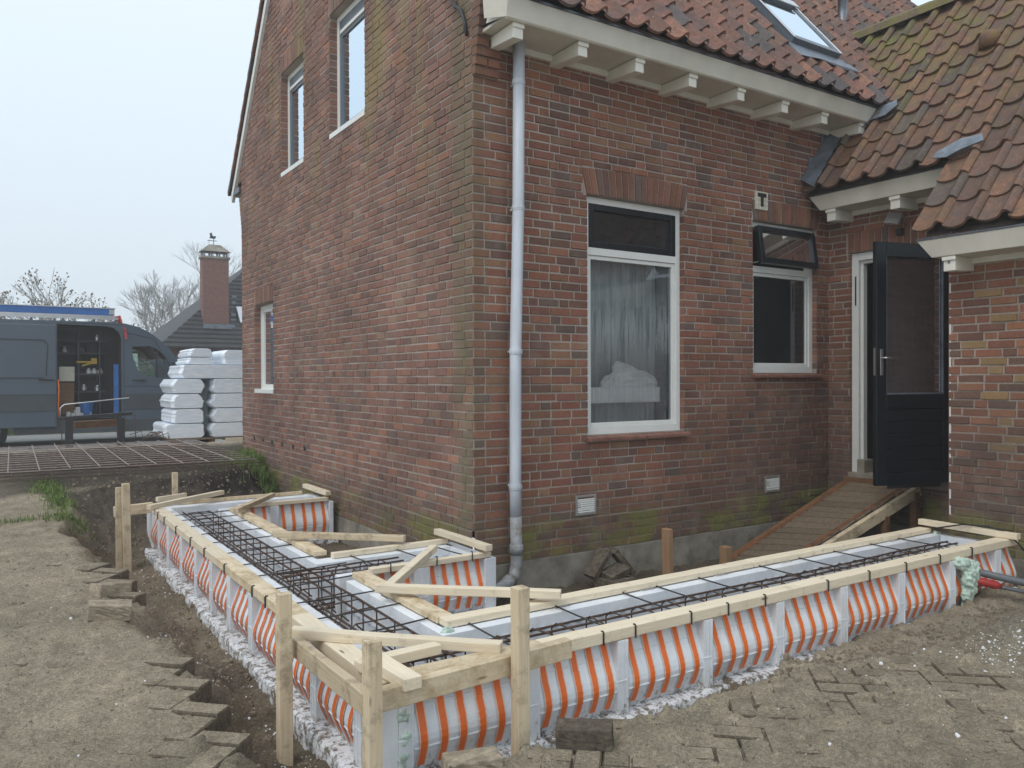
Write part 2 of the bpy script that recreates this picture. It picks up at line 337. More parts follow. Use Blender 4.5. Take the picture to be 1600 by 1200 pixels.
# ---------------------------------------------------------------- brick house
house=empty('brick_house',(0,0,-1.35),'old red-brown brick house with mossy pantile roofs, cream gutter boards and an open dark door','house')
CH=.0654; Z0=-1.350
TAN=math.tan(math.radians(51)); C51,S51=math.cos(math.radians(51)),math.sin(math.radians(51))
def sub(rects,h):
    out=[]
    for (a,b,c,d) in rects:
        A,B,Cc,D=h
        if b<=A or a>=B or d<=Cc or c>=D: out.append((a,b,c,d)); continue
        if a<A: out.append((a,A,c,d))
        if b>B: out.append((B,b,c,d))
        m0,m1=max(a,A),min(b,B)
        if c<Cc: out.append((m0,m1,c,Cc))
        if d>D: out.append((m0,m1,D,d))
    return out
def palette(kind,r):
    t=r.random()
    P={'front':[((.235,.090,.070),.36),((.29,.115,.082),.26),((.165,.078,.070),.22),((.27,.135,.088),.11),((.13,.085,.085),.05)],
       'left':[((.255,.108,.086),.34),((.30,.130,.095),.22),((.185,.093,.085),.24),((.37,.145,.085),.07),((.27,.165,.115),.08),((.13,.09,.09),.05)],
       'right':[((.27,.105,.075),.34),((.33,.14,.090),.22),((.19,.085,.072),.22),((.36,.225,.115),.14),((.14,.08,.07),.08)]}[kind]
    for c,p in P:
        if t<p: break
        t-=p
    k=r.uniform(.86,1.14); c=(c[0]*.84+.045,c[1]*.84+.024,c[2]*.84+.020); 
    if kind=='left': c=(c[0]*.62+.088,c[1]*.62+.052,c[2]*.62+.047); return (c[0]*k*.97,c[1]*k*1.02,c[2]*k*.93)
    return (c[0]*k*r.uniform(.95,1.05)*.97,c[1]*k*1.02,c[2]*k*r.uniform(.95,1.05)*.88)
def brick_wall(name,mp,u0f,u1f,ztop,holes,nobrick,kind,seed,zbot=Z0,plinth=None,SL=.194,flip=False,rough=1.0):
    r=random.Random(seed); mb=MB(); mo=MB(); nrow=int((ztop-zbot)/CH+.5)
    for k in range(nrow):
        z0=zbot+k*CH; z1=z0+CH; u0,u1=u0f((z0+z1)/2),u1f((z0+z1)/2)
        if u1-u0<.03: continue
        off=plinth[1] if plinth and z1<plinth[0]+.01 else 0.
        rects=[(u0,u1,z0,z1)]
        for h in holes: rects=sub(rects,h)
        for a,b,c,d in rects:
            if b-a>.002 and d-c>.002: mo.face([mp(a,c,off),mp(b,c,off),mp(b,d,off),mp(a,d,off)])
        if off: mo.face([mp(u0,z1,0),mp(u1,z1,0),mp(u1,z1,off),mp(u0,z1,off)])
        # bond
        u=u0-(.0 if k%2 else .097)*(1 if k%4<2 else .5); seq=0; row=[]
        while u<u1:
            if k%2==0: L=SL
            else: L=SL if (seq%2 if r.random()<.75 else r.random()<.6) else SL/2
            L*=r.uniform(.965,1.035); seq+=1; row.append((u,u+L)); u+=L
        for (a,b) in row:
            j=r.uniform(.0085,.012)/2; zz0=z0+j+r.uniform(-.001,.001); zz1=z1-j+r.uniform(-.001,.001)
            aa,bb=max(a+j,u0-.004),min(b-j,u1+.004)
            if bb-aa<.02: continue
            bs=[(aa,bb,zz0,zz1)]
            for h in holes: bs=sub(bs,h)
            for h in nobrick: bs=sub(bs,(h[0],h[1],h[2],h[3]))
            c=palette(kind,r)
            for (p,q,s,t) in bs:
                if q-p<.012 or t-s<.010: continue
                d=off+.0065+r.uniform(-.0035,.0035)*rough; i=.0035; J=lambda:r.uniform(-.002,.002)*rough
                V=[mp(p,s,off-.002),mp(q,s,off-.002),mp(q,t,off-.002),mp(p,t,off-.002),
                   mp(p+i+J(),s+i+J(),d+J()*.6),mp(q-i+J(),s+i+J(),d+J()*.6),mp(q-i+J(),t-i+J(),d+J()*.6),mp(p+i+J(),t-i+J(),d+J()*.6)]
                mb.poly(V,[(4,5,6,7),(0,1,5,4),(1,2,6,5),(2,3,7,6),(3,0,4,7)],c)
    for (A,B,Cc,D) in holes:       # reveals
        mo.face([mp(A,Cc,0),mp(A,D,0),mp(A,D,-.14),mp(A,Cc,-.14)]); mo.face([mp(B,Cc,0),mp(B,D,0),mp(B,D,-.14),mp(B,Cc,-.14)])
        mo.face([mp(A,Cc,0),mp(B,Cc,0),mp(B,Cc,-.14),mp(A,Cc,-.14)]); mo.face([mp(A,D,0),mp(B,D,0),mp(B,D,-.14),mp(A,D,-.14)])
        for k in range(nrow):
            z0=zbot+k*CH+.005; z1=z0+CH-.010
            if z0<Cc or z1>D: continue
            for e,sg in((A,1),(B,-1)):
                c=palette(kind,r); V=[mp(e,z0,.004),mp(e,z1,.004),mp(e,z1,-.13),mp(e,z0,-.13)]+[mp(e+sg*.004,z0+.002,.003),mp(e+sg*.004,z1-.002,.003),mp(e+sg*.004,z1-.002,-.128),mp(e+sg*.004,z0+.002,-.128)]
                mb.poly(V,[(4,5,6,7),(0,1,5,4),(1,2,6,5),(2,3,7,6),(3,0,4,7)],c)
    W=mo.build(name,'mortar',house); B=mb.build('brickwork','brick',W); return W
def arch(mp,a,b,z0,z1,flare,parent,kind,n,seed):
    r=random.Random(seed); mb=MB()
    for i in range(n):
        f0,f1=i/n,(i+1)/n; g=.0045
        lo=lambda f:a+(b-a)*f; hi=lambda f:(a-flare)+(b-a+2*flare)*f
        c=palette(kind,r); c=(c[0]*1.02,c[1]*1.05,c[2]*1.05); d=.008+r.uniform(-.002,.002); s=.0025
        rise=.018*(1-(2*(f0+f1)/2-1)**2)
        V=[mp(lo(f0)+g,z0+rise*.3,-.002),mp(lo(f1)-g,z0+rise*.3,-.002),mp(hi(f1)-g,z1+rise,-.002),mp(hi(f0)+g,z1+rise,-.002)]
        V+=[mp(lo(f0)+g+s,z0+rise*.3+s,d),mp(lo(f1)-g-s,z0+rise*.3+s,d),mp(hi(f1)-g-s,z1+rise-s,d),mp(hi(f0)+g+s,z1+rise-s,d)]
        mb.poly(V,[(4,5,6,7),(0,1,5,4),(1,2,6,5),(2,3,7,6),(3,0,4,7)],c)
    mb.face([mp(a,z0-.001,.006),mp(b,z0-.001,.006),mp(b,z0-.001,-.1),mp(a,z0-.001,-.1)],(.2,.1,.08))
    return mb.build('soldier_arch','brick',parent)
mpF=lambda u,z,d:(u,-d,z); mpL=lambda u,z,d:(-d,u,z); mpD=lambda u,z,d:(4.1-d,u,z); mpR=lambda u,z,d:(3.5-d,u,z)
W1=(1.036,2.097,-.450,1.450); W2=(2.975,3.912,.047,1.455)
U1=(1.93,2.83,2.44,3.66); U2=(3.63,4.43,2.40,3.58); UL=(4.79,5.60,-.15,.962)
DR=(-1.34,-.24,-.985,1.205)
wallF=brick_wall('front_wall',mpF,lambda z:0,lambda z:4.1,2.56,[W1,W2],[(.995,2.140,1.44,1.67),(2.965,3.945,1.45,1.66)],'front',3,plinth=(-1.088,.013))
def rk0(z): return 0 if z<2.7 else (z-2.66)/TAN-.42
def rk1(z): return 6.2 if z<2.7 else 6.6-(z-2.66)/TAN
wallL=brick_wall('gable_wall',mpL,rk0,rk1,6.8,[U1,U2,UL],[(4.76,5.64,.962,1.16),(1.9,2.86,3.66,3.86),(3.6,4.46,3.58,3.78)],'left',5,plinth=(-1.088,.013))
wallD=brick_wall('wing_wall',mpD,lambda z:-1.52,lambda z:0,1.78,[DR],[(-1.34,-.20,1.205,1.40)],'front',8)
wallR=brick_wall('projecting_wall',mpR,lambda z:-5.2,lambda z:-1.52,1.06,[],[],'right',9,SL=.206,rough=1.5)
arch(mpF,1.03,2.105,1.452,1.652,.05,wallF,'front',17,1); arch(mpF,2.985,3.925,1.457,1.64,.03,wallF,'front',14,2)
arch(mpL,4.79,5.60,.964,1.155,.02,wallL,'left',12,4); arch(mpL,1.93,2.83,3.662,3.85,.02,wallL,'left',13,5); arch(mpL,3.63,4.43,3.582,3.77,.02,wallL,'left',12,6)
arch(mpD,-1.34,-.22,1.207,1.395,.0,wallD,'front',16,7)
m=MB(); m.box((3.503,-1.523,Z0),(4.4,-1.51,1.06)); m.box((4.1,-5.2,-1.4),(4.4,-5.3,1.8)); m.box((0.02,6.2,-1.3),(9,6.3,2.7)); m.box((9,-.02,-1.35),(9.1,6.2,2.7)); m.box((4.42,-5.2,-1.4),(6.6,-5.3,1.7)); m.box((6.6,-5.2,-1.4),(6.7,-.02,1.7)); m.build('rear_wall','nbrick',house)
m=MB(); m.poly([(9.05,0,2.7),(9.05,6.2,2.7),(9.05,3.1,6.9)],[(0,1,2)]); m.build('far_gable','nbrick',house)
# corbel under the gutter end: eight stepped courses
r=random.Random(31); m=MB()
for k in range(8):
    z=2.165+k*CH; o=.045+.011*k; c=palette('front',r); c2=palette('front',r)
    if k%2: m.box((-.004,-o,z+.004),(.095,0.0,z+CH-.005),c); m.box((.104,-o,z+.004),(.198,0.0,z+CH-.005),c2)
    else: m.box((-.004,-o,z+.004),(.198,0.0,z+CH-.005),c)
m.build('corbel','brick',wallF,bevel=.003)
m=MB(); m.box((.002,-.022,2.17),(.19,0,2.70)); 
for k in range(8): m.box((.001,-.025-.012*k,2.166+k*CH),(.190,0,2.164+(k+1)*CH))
m.build('corbel_mortar','mortar',wallF)
r=random.Random(32); m=MB()
for k in range(9): m.box((-.002,6.2,2.05+k*CH+.004),(.2,6.23+.018*k,2.05+(k+1)*CH-.004),palette('left',r))
m.build('rear_corbel','brick',wallL)
# footing
m=MB(); m.box((-.03,-.035,-1.80),(4.1,.2,-1.352)); m.box((-.028,.2,-1.80),(.2,6.25,-1.352)); m.box((3.48,-5.2,-1.8),(3.9,-1.5,-1.352)); m.box((4.07,-1.5,-1.8),(4.3,-.035,-1.352)); m.build('footing','concrete',house)
# rooms behind the windows
def room(name,a,b,m1='dark'):
    m=MB(); m.box(a,b); return m.build(name,m1,house)
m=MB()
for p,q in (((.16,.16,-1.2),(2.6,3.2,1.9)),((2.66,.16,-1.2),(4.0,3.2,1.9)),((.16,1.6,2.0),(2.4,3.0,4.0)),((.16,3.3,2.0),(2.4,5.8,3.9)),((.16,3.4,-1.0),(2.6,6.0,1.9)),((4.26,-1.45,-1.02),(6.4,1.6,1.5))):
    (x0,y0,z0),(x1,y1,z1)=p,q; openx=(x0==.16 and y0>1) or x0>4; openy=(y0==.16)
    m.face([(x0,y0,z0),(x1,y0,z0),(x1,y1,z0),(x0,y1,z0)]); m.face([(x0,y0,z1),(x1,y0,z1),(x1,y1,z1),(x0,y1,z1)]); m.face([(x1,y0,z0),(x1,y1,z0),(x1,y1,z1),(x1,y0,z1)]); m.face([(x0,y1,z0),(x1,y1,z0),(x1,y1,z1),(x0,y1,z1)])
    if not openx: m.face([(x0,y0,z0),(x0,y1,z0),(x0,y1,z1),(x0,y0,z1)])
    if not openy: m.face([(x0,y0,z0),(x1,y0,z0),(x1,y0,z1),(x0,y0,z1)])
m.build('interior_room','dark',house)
# ---- windows
def frame_ring(m,mp,A,B,C_,D,t,d0,d1,tb=None,tt=None):
    tb=tb or t; tt=tt or t
    def bx(a,b,c,d): 
        p=mp(a,c,d0); q=mp(b,d,d1); m.box(p,q)
    bx(A,A+t,C_,D); bx(B-t,B,C_,D); bx(A+t,B-t,C_,C_+tb); bx(A+t,B-t,D-tt,D)
def pane(mp,A,B,C_,D,d,mat,parent,name='pane'):
    m=MB(); m.face([mp(A,C_,d),mp(B,C_,d),mp(B,D,d),mp(A,D,d)]); return m.build(name,mat,parent)
def win_front(h,vent_z,mid,ventopen,label,gmat):
    A,B,C_,D=h; m=MB(); e=.002
    frame_ring(m,mpF,A+e,B-e,C_+e,D-e,.052,-.045,-.11,tb=.062)
    m.box(mpF(A+.05,mid-.048,-.047),mpF(B-.05,mid+.012,-.11))
    w=m.build('window','white',house,bevel=.003); w['label']=label
    m=MB(); frame_ring(m,mpF,A+.054,B-.054,C_+.064,mid-.05,.032,-.058,-.10); s=m.build('sash','white',w,bevel=.004)
    pane(mpF,A+.085,B-.085,C_+.095,mid-.08,-.075,gmat,w)
    m=MB(); V=(A+.054,B-.054,mid+.014,D-.054)
    if not ventopen:
        frame_ring(m,mpF,V[0],V[1],V[2],V[3],.052,-.042,-.09); v=m.build('vent_sash','navy',w,bevel=.004); pane(mpF,V[0]+.05,V[1]-.05,V[2]+.05,V[3]-.05,-.066,'glass',v)
    else:
        t=math.radians(9); zt=V[3]
        def mpv(u,z,d): 
            a=z-zt; dd=d+.045; return (u,-(-.045+dd*math.cos(t)-a*math.sin(t)),zt+a*math.cos(t)+dd*math.sin(t))
        def rb(u0,u1,z0,z1,d0,d1): 
            vs=[mpv(u,z,d) for d in(d0,d1) for u,z in((u0,z0),(u1,z0),(u1,z1),(u0,z1))]; m.poly(vs,[(0,3,2,1),(4,5,6,7),(0,1,5,4),(1,2,6,5),(2,3,7,6),(3,0,4,7)])
        q=.052; rb(V[0],V[0]+q,V[2],V[3],-.03,.02); rb(V[1]-q,V[1],V[2],V[3],-.03,.02); rb(V[0]+q,V[1]-q,V[2],V[2]+q,-.03,.02); rb(V[0]+q,V[1]-q,V[3]-q,V[3],-.03,.02)
        v=m.build('vent_sash','navy',w,bevel=.004); m2=MB(); m=m2; m.face([mpv(V[0]+q,V[2]+q,-.005),mpv(V[1]-q,V[2]+q,-.005),mpv(V[1]-q,V[3]-q,-.005),mpv(V[0]+q,V[3]-q,-.005)]); m2.build('pane','glass',v)
        m=MB(); m.box((V[0]+.01,-.03,V[2]+.02),(V[0]+.02,.06,V[2]+.03)); m.build('stay','steel',v)
    return w
w1=win_front(W1,0,1.035,False,'tall white framed window with misted glass and a closed dark top light','fogglass')
w2=win_front(W2,0,1.035,True,'smaller white framed window with its dark top light tilted open','glass')
def sill(a,b,z,n,parent):
    m=MB()
    for i in range(n):
        x0=a+(b-a)*i/n; x1=a+(b-a)*(i+1)/n; m.poly([(x0+.002,-.055,z-.045),(x1-.002,-.055,z-.045),(x1-.002,.03,z-.045),(x0+.002,.03,z-.045),(x0+.002,-.055,z-.018),(x1-.002,-.055,z-.018),(x1-.002,.03,z),(x0+.002,.03,z)],[(0,3,2,1),(4,5,6,7),(0,1,5,4),(1,2,6,5),(2,3,7,6),(3,0,4,7)])
    m.build('sill','sillbrick',parent,bevel=.004)
sill(1.015,2.13,-.448,11,w1); sill(2.955,3.965,.049,10,w2)
# behind the misted window: curtain, plus two added white shapes for reflections in the glass
m=MB(); N=40
for i in range(N):
    x0=1.12+.90*i/N; x1=1.12+.90*(i+1)/N; f=lambda x:.26+.018*math.sin(x*60)
    m.face([(x0,f(x0),-.45),(x1,f(x1),-.45),(x1,f(x1),1.0),(x0,f(x0),1.0)])
MT['curtain']=simple('net_curtain',(0.34,0.37,0.38),.9,var=.2,scale=4,kind='World')
tag(m.build('curtain','curtain',None,smooth=True),'grey net curtain hanging behind the misted tall window','curtain')
m=MB(); m.box((1.125,.088,-.20),(1.90,.125,-.07)); tag(m.build('reflection_slab','crumb',None,bevel=.006),'white slab added behind the misted tall window for a reflection in its glass','reflection shape')
bm=bmesh.new(); r=random.Random(3); top=[(1.26,-.03),(1.31,.015),(1.36,.03),(1.40,.075),(1.385,.10),(1.43,.145),(1.47,.135),(1.53,.115),(1.60,.105),(1.66,.075),(1.74,.055),(1.80,.02),(1.85,.005),(1.87,-.045)]
rows=[]
for j in range(7):
    f=j/6; rows.append([bm.verts.new((x+.004*math.sin(j*5+x*40),.094+.012*math.sin(x*31+z*20+j*1.9)+.010*((j*3)%2),-.068+(z+.068)*f)) for x,z in top])
for j in range(6):
    for i in range(len(top)-1): bm.faces.new((rows[j][i],rows[j][i+1],rows[j+1][i+1],rows[j+1][i]))
me=bpy.data.meshes.new('reflection_sheet'); bm.to_mesh(me); bm.free(); me.materials.append(MT['crumb']); o=bpy.data.objects.new('reflection_sheet',me); COL.objects.link(o); sm=o.modifiers.new('s','SOLIDIFY'); sm.thickness=.012
tag(o,'crumpled white sheet added behind the misted window for a reflection in its glass','plastic sheet')
def win_left(h,kind,label):
    A,B,C_,D=h; m=MB(); frame_ring(m,mpL,A+.002,B-.002,C_+.002,D-.002,.055,-.075,-.13); m.box(mpL(A+.002,C_-.02,.012),mpL(B-.002,C_+.03,-.075))
    w=m.build('window','white',house,bevel=.003); w['label']=label
    if kind:
        m=MB(); t=.055; top=D-.057; ven=.15
        frame_ring(m,mpL,A+.057,B-.057,C_+.057,top,.06,-.085,-.125); m.box(mpL(A+.11,top-.17,-.085),mpL(B-.11,top-.06,-.125)); s=m.build('sash','greyframe',w,bevel=.003)
        m=MB(); m.box(mpL(A+.10,top-.135,-.070),mpL(B-.10,top-.105,-.085)); m.build('vent_strip','white',s)
        pane(mpL,A+.115,B-.115,C_+.115,top-.17,-.10,'skyglass',w)
    else:
        m=MB(); frame_ring(m,mpL,A+.057,B-.057,C_+.057,D-.057,.035,-.085,-.125); s=m.build('sash','white',w,bevel=.003)
        pane(mpL,A+.09,B-.09,C_+.09,D-.09,-.10,'glass',w)
    return w
win_left(U1,1,'right one of the two upstairs windows, grey sash in a white frame'); win_left(U2,1,'left one of the two upstairs windows, grey sash in a white frame'); win_left(UL,0,'narrow white framed window low on the side wall')
# air vents and T tile
def air_vent(x0,x1,z0,z1,label):
    m=MB(); m.box((x0,-.016,z0),(x0+.018,.01,z1)); m.box((x1-.018,-.016,z0),(x1,.01,z1)); m.box((x0+.018,-.016,z0),(x1-.018,.01,z0+.018)); m.box((x0+.018,-.016,z1-.018),(x1-.018,.01,z1))
    v=m.build('air_vent','alu',house,bevel=.002); v['label']=label; m=MB(); k=7
    for i in range(k):
        z=z0+.022+(z1-z0-.044)*(i+.5)/k; m.poly([(x0+.018,-.015,z-.007),(x1-.018,-.015,z-.007),(x1-.018,-.004,z+.005),(x0+.018,-.004,z+.005)],[(0,1,2,3)])
        m.box((x0+.018,-.0125,z-.0085),(x1-.018,-.004,z-.001))
    m.build('slats','white',v)
air_vent(.911,1.115,-1.068,-.91,'white slatted vent near the drainpipe'); air_vent(3.13,3.344,-1.066,-.913,'white slatted vent near the ramp')
m=MB(); m.box((2.997,-.022,1.555),(3.167,.0,1.722)); t=m.build('letter_tile','ceramic',house,bevel=.003)
m=MB()
for i in range(1,4): m.box((3.003,-.0235,1.555+.042*i-.001),(3.161,-.022,1.555+.042*i+.001)); m.box((2.997+.0425*i-.001,-.0235,1.560),(2.997+.0425*i+.001,-.022,1.716))
m.build('grid_lines','lead',t)
m=MB(); m.box((3.024,-.027,1.672),(3.140,-.0215,1.706)); m.box((3.064,-.027,1.585),(3.100,-.0215,1.671)); m.build('letter_T','black',t)
# ---- gutters
def gutter_front():
    m=MB(); P=[(-.395,2.445),(-.425,2.585),(-.405,2.590),(-.375,2.46),(-.02,2.475),(-.02,2.445)]
    m.prism(P,0,.035,4.265); 
    # returns
    m.poly([(.035,-.395,2.445),(.035,-.425,2.585),(.035,-.20,2.62),(-.005,-.20,2.46)],[(0,1,2,3)])
    m.poly([(.035,-.425,2.587),(.035,-.395,2.445),(-.045,-.24,2.47),(-.055,-.24,2.60)],[(0,1,2,3)])
    g=m.build('gutter','cream',house,bevel=.004); g['label']='long cream gutter board over the tall window'
    m=MB(); m.prism([(-.428,2.586),(-.430,2.603),(-.38,2.603),(-.38,2.593)],0,.02,4.34); m.box((.04,-.40,2.50),(4.26,-.02,2.51)); m.build('gutter_lining','zinc',g)
    m=MB(); m.box((4.27,-.40,2.46),(4.36,-.06,2.585)); m.build('gutter_stop','zinc',g)
    m=MB(); m.prism([(-.392,2.438),(-.405,2.446),(-.37,2.446),(-.37,2.438)],0,.04,4.25); m.prism([(-.035,2.40),(-.035,2.444),(0,2.444),(0,2.40)],0,.20,4.28); m.build('moulding','creamlight',g)
    for x in (.155,.72,1.27,1.84,2.41,2.98,3.54,4.115):
        b=MB(); b.prism([(-.36,2.335),(-.36,2.44),(0,2.44),(0,2.365)],0,x-.042,x+.042); b.box((x-.048,-.372,2.405),(x+.048,-.355,2.438)); o=b.build('bracket','creamlight',g,bevel=.006)
gutter_front()
def gutter_side(name,xf,xw,y0,y1,zb,zt,brk,lab):
    m=MB(); P=[(xf+.03,zb),(xf,zt),(xf+.02,zt+.004),(xf+.05,zb+.02),(xw,zb+.03),(xw,zb)]
    vs=[];n=len(P)
    for y,sh in((y0,1),(y1,0)):
        for x,z in P: vs.append((x,y-(.10*sh*(zt-z)/(zt-zb)),z))
    m.poly(vs,[tuple(range(n)),tuple(range(n,2*n))]+[(i,(i+1)%n,(i+1)%n+n,i+n) for i in range(n)])
    g=m.build('gutter','cream',house,bevel=.004); g['label']=lab
    m=MB(); m.box((xf-.006,y1,zt+.002),(xf+.04,y0+.01,zt+.016)); m.build('gutter_lining','zinc',g)
    m=MB(); m.box((xw-.035,y1,zb-.045),(xw,y0-.10,zb-.001)); m.build('moulding','creamlight',g)
    for y in brk:
        b=MB(); b.prism([(xf+.05,zb-.115),(xf+.05,zb-.001),(xw,zb-.001),(xw,zb-.10)],1,y-.045,y+.045); b.box((xf+.036,y-.052,zb-.035),(xf+.055,y+.052,zb-.001)); b.build('bracket','creamlight',g,bevel=.006)
    return g
gutter_side('wing',3.75,4.1,-.035,-1.52,1.605,1.745,(-.24,-.88),'cream gutter board above the open door')
g2=gutter_side('low',3.17,3.5,-1.44,-5.1,.925,1.062,(-1.665,-2.42,-3.2,-4.0),'low cream gutter board at the right')
m=MB(); m.box((3.216,-1.672,.868),(3.221,-1.655,.905)); m.build('number_tag','lead',g2)
# ---- drainpipe
m=MB(); m.tube([(.335,-.10,2.47),(.325,-.10,1.24),(.300,-.095,.2),(.295,-.095,-.78),(.298,-.095,-1.0)],.043,14); dp=m.build('drainpipe','pvc',house,smooth=True)
m=MB(); m.tube([(.298,-.095,-.995),(.300,-.10,-1.30),(.295,-.10,-1.36),(.27,-.115,-1.42),(.21,-.14,-1.455),(.08,-.20,-1.475),(-.1,-.28,-1.49)],.043,14); m.build('lower_pipe','pvclow',dp,smooth=True)
m=MB(); 
for z,x in((2.15,.332),(1.24,.325),(.2,.300),(-.78,.295)): m.tube([(x,-.098,z-.018),(x,-.098,z+.018)],.0475,14); m.box((x-.01,-.09,z-.006),(x+.01,0,z+.006)); m.tube([(x,-.098,z-.005),(x,-.098,z+.003)],.050,14); m.build('pipe_collar','pvc',dp); m=MB()
m=MB(); m.tube([(.30,-.10,-1.20),(.30,-.10,-1.27)],.05,14); m.build('pipe_socket','pvclow',dp,smooth=True); m=MB(); m.tube([(.235,-.13,-1.445),(.18,-.152,-1.462)],.052,14); m.build('pipe_socket','pvclow',dp,smooth=True)
m=MB(); m.tube([(-.03,.36,2.98),(-.03,.27,2.82),(-.035,.20,2.74),(-.03,.10,2.66),(-.03,.05,2.55),(-.02,.04,2.46)],.013,8); m.box((-.03,.19,2.72),(0.,.215,2.76)); m.build('cable','black',house,smooth=True)
m=MB()
for y,z in ((5.633,-.748),(5.226,-.749),(4.845,-.764),(4.438,-.761),(4.035,-.763),(3.639,-.757)): m.box((-.0125,y-.022,z-.026),(-.004,y+.022,z+.026))
m.build('weep_hole','black',wallL)
# ---- door, frame, lamp
m=MB(); A,B,C_,D=DR; t=.075
m.box((4.125,B-t,C_+.01),(4.2,B-.002,D-.002)); m.box((4.125,A+.002,C_+.01),(4.2,A+t,D-.002)); m.box((4.125,A+t,D-t),(4.2,B-t,D-.002))
df=m.build('door_frame','white',house,bevel=.004)
m=MB(); m.box((4.16,B-t-.03,C_+.12),(4.22,B-t,D-t)); m.box((4.16,A+t,D-t-.03),(4.22,B-t-.03,D-t)); m.build('door_stop','white',df,bevel=.003)
m=MB(); m.box((4.118,B-.052,.70),(4.125,B-.040,.98)); m.build('keep_plate','clip',df)
m=MB(); m.box((4.06,A+.003,C_-.0),(4.28,B-.003,C_+.075)); m.box((4.10,B-.15,C_+.075),(4.24,B-.072,C_+.20)); m.build('threshold','concrete',df,bevel=.004)
hx,hy=4.085,-1.225; fx,fy=3.297,-1.005; L=math.hypot(hx-fx,hy-fy); du=((hx-fx)/L,(hy-fy)/L); dn=(du[1],-du[0])   # dn points to the viewer side
if dn[1]>0: dn=(-dn[0],-dn[1])
def mpdoor(a,z,d): return (fx+du[0]*a+dn[0]*d,fy+du[1]*a+dn[1]*d,z)
def dbox(m,a0,a1,z0,z1,d0,d1):
    vs=[mpdoor(a,z,d) for d in(d0,d1) for a,z in((a0,z0),(a1,z0),(a1,z1),(a0,z1))]; m.poly(vs,[(0,3,2,1),(4,5,6,7),(0,1,5,4),(1,2,6,5),(2,3,7,6),(3,0,4,7)])
m=MB(); zb,zt=-.905,1.138
dbox(m,0,.105,zb,zt,-.022,.022); dbox(m,L-.105,L,zb,zt,-.022,.022); dbox(m,.105,L-.105,zt-.12,zt,-.022,.022); dbox(m,.105,L-.105,zb,zb+.10,-.022,.022); dbox(m,.105,L-.105,-.26,-.14,-.022,.022)
door=m.build('door','navy',house,bevel=.004); door['label']='dark blue half-glazed door standing open'
m=MB()
for k in range(5):
    z0=-.805+k*.109; dbox(m,.105,L-.105,z0+.004,z0+.105,-.012,.012)
dbox(m,.105,L-.105,-.805,-.26,-.008,.006); m.build('board_panel','navy',door,bevel=.004)
m=MB(); m.face([mpdoor(.105,-.14,0),mpdoor(L-.105,-.14,0),mpdoor(L-.105,zt-.12,0),mpdoor(.105,zt-.12,0)]); m.build('pane','darkglass',door)
m=MB(); dbox(m,.105,L-.105,-.14,-.128,.006,.020); dbox(m,L-.117,L-.105,-.128,zt-.12,.006,.020); dbox(m,.105,.112,-.128,zt-.12,.006,.018); m.build('glazing_bead','lead',door)
m=MB(); dbox(m,.035,.065,.02,.24,.022,.028); hd=m.build('handle','steel',door,bevel=.002)
m=MB(); m.tube([mpdoor(.05,.165,.02),mpdoor(.05,.165,.065),mpdoor(.065,.165,.072),mpdoor(.17,.155,.070)],.008,8); m.build('lever','steel',hd,smooth=True)
m=MB(); dbox(m,-.003,.0005,.02,.25,-.011,.011); m.build('lock_plate','steel',door)
m=MB()
for z in(.12,-.62,.95): m.tube([mpdoor(L+.006,z-.05,.02),mpdoor(L+.006,z+.05,.02)],.009,8); dbox(m,L-.03,L+.006,z-.045,z+.045,.0225,.025)
m.build('hinge','steel',door)
m=MB(); dbox(m,.135,L-.135,zb-.03,zb-.0,-.01,.01); m.build('draught_strip','black',door)
m=MB(); m.poly([(4.10,-.80,1.37),(4.10,-.72,1.37),(4.10,-.72,1.30),(4.10,-.80,1.30),(4.05,-.78,1.36),(4.05,-.74,1.36),(4.05,-.74,1.31),(4.05,-.78,1.31)],[(0,1,2,3),(4,5,6,7),(0,1,5,4),(1,2,6,5),(2,3,7,6),(3,0,4,7)])
lampb=m.build('wall_lamp','black',house)
m=MB(); m.poly([(4.03,-.835,1.47),(4.03,-.70,1.50),(3.97,-.69,1.40),(3.97,-.825,1.37),(3.99,-.835,1.485),(3.99,-.70,1.515),(3.93,-.69,1.415),(3.93,-.825,1.385)],[(0,1,2,3),(4,5,6,7),(0,1,5,4),(1,2,6,5),(2,3,7,6),(3,0,4,7)]); m.build('lamp_head','alu',lampb,bevel=.006)
m=MB(); m.box((3.497,-1.530,-1.09),(3.515,-1.518,.83)); m.build('jamb_edge','white',house)
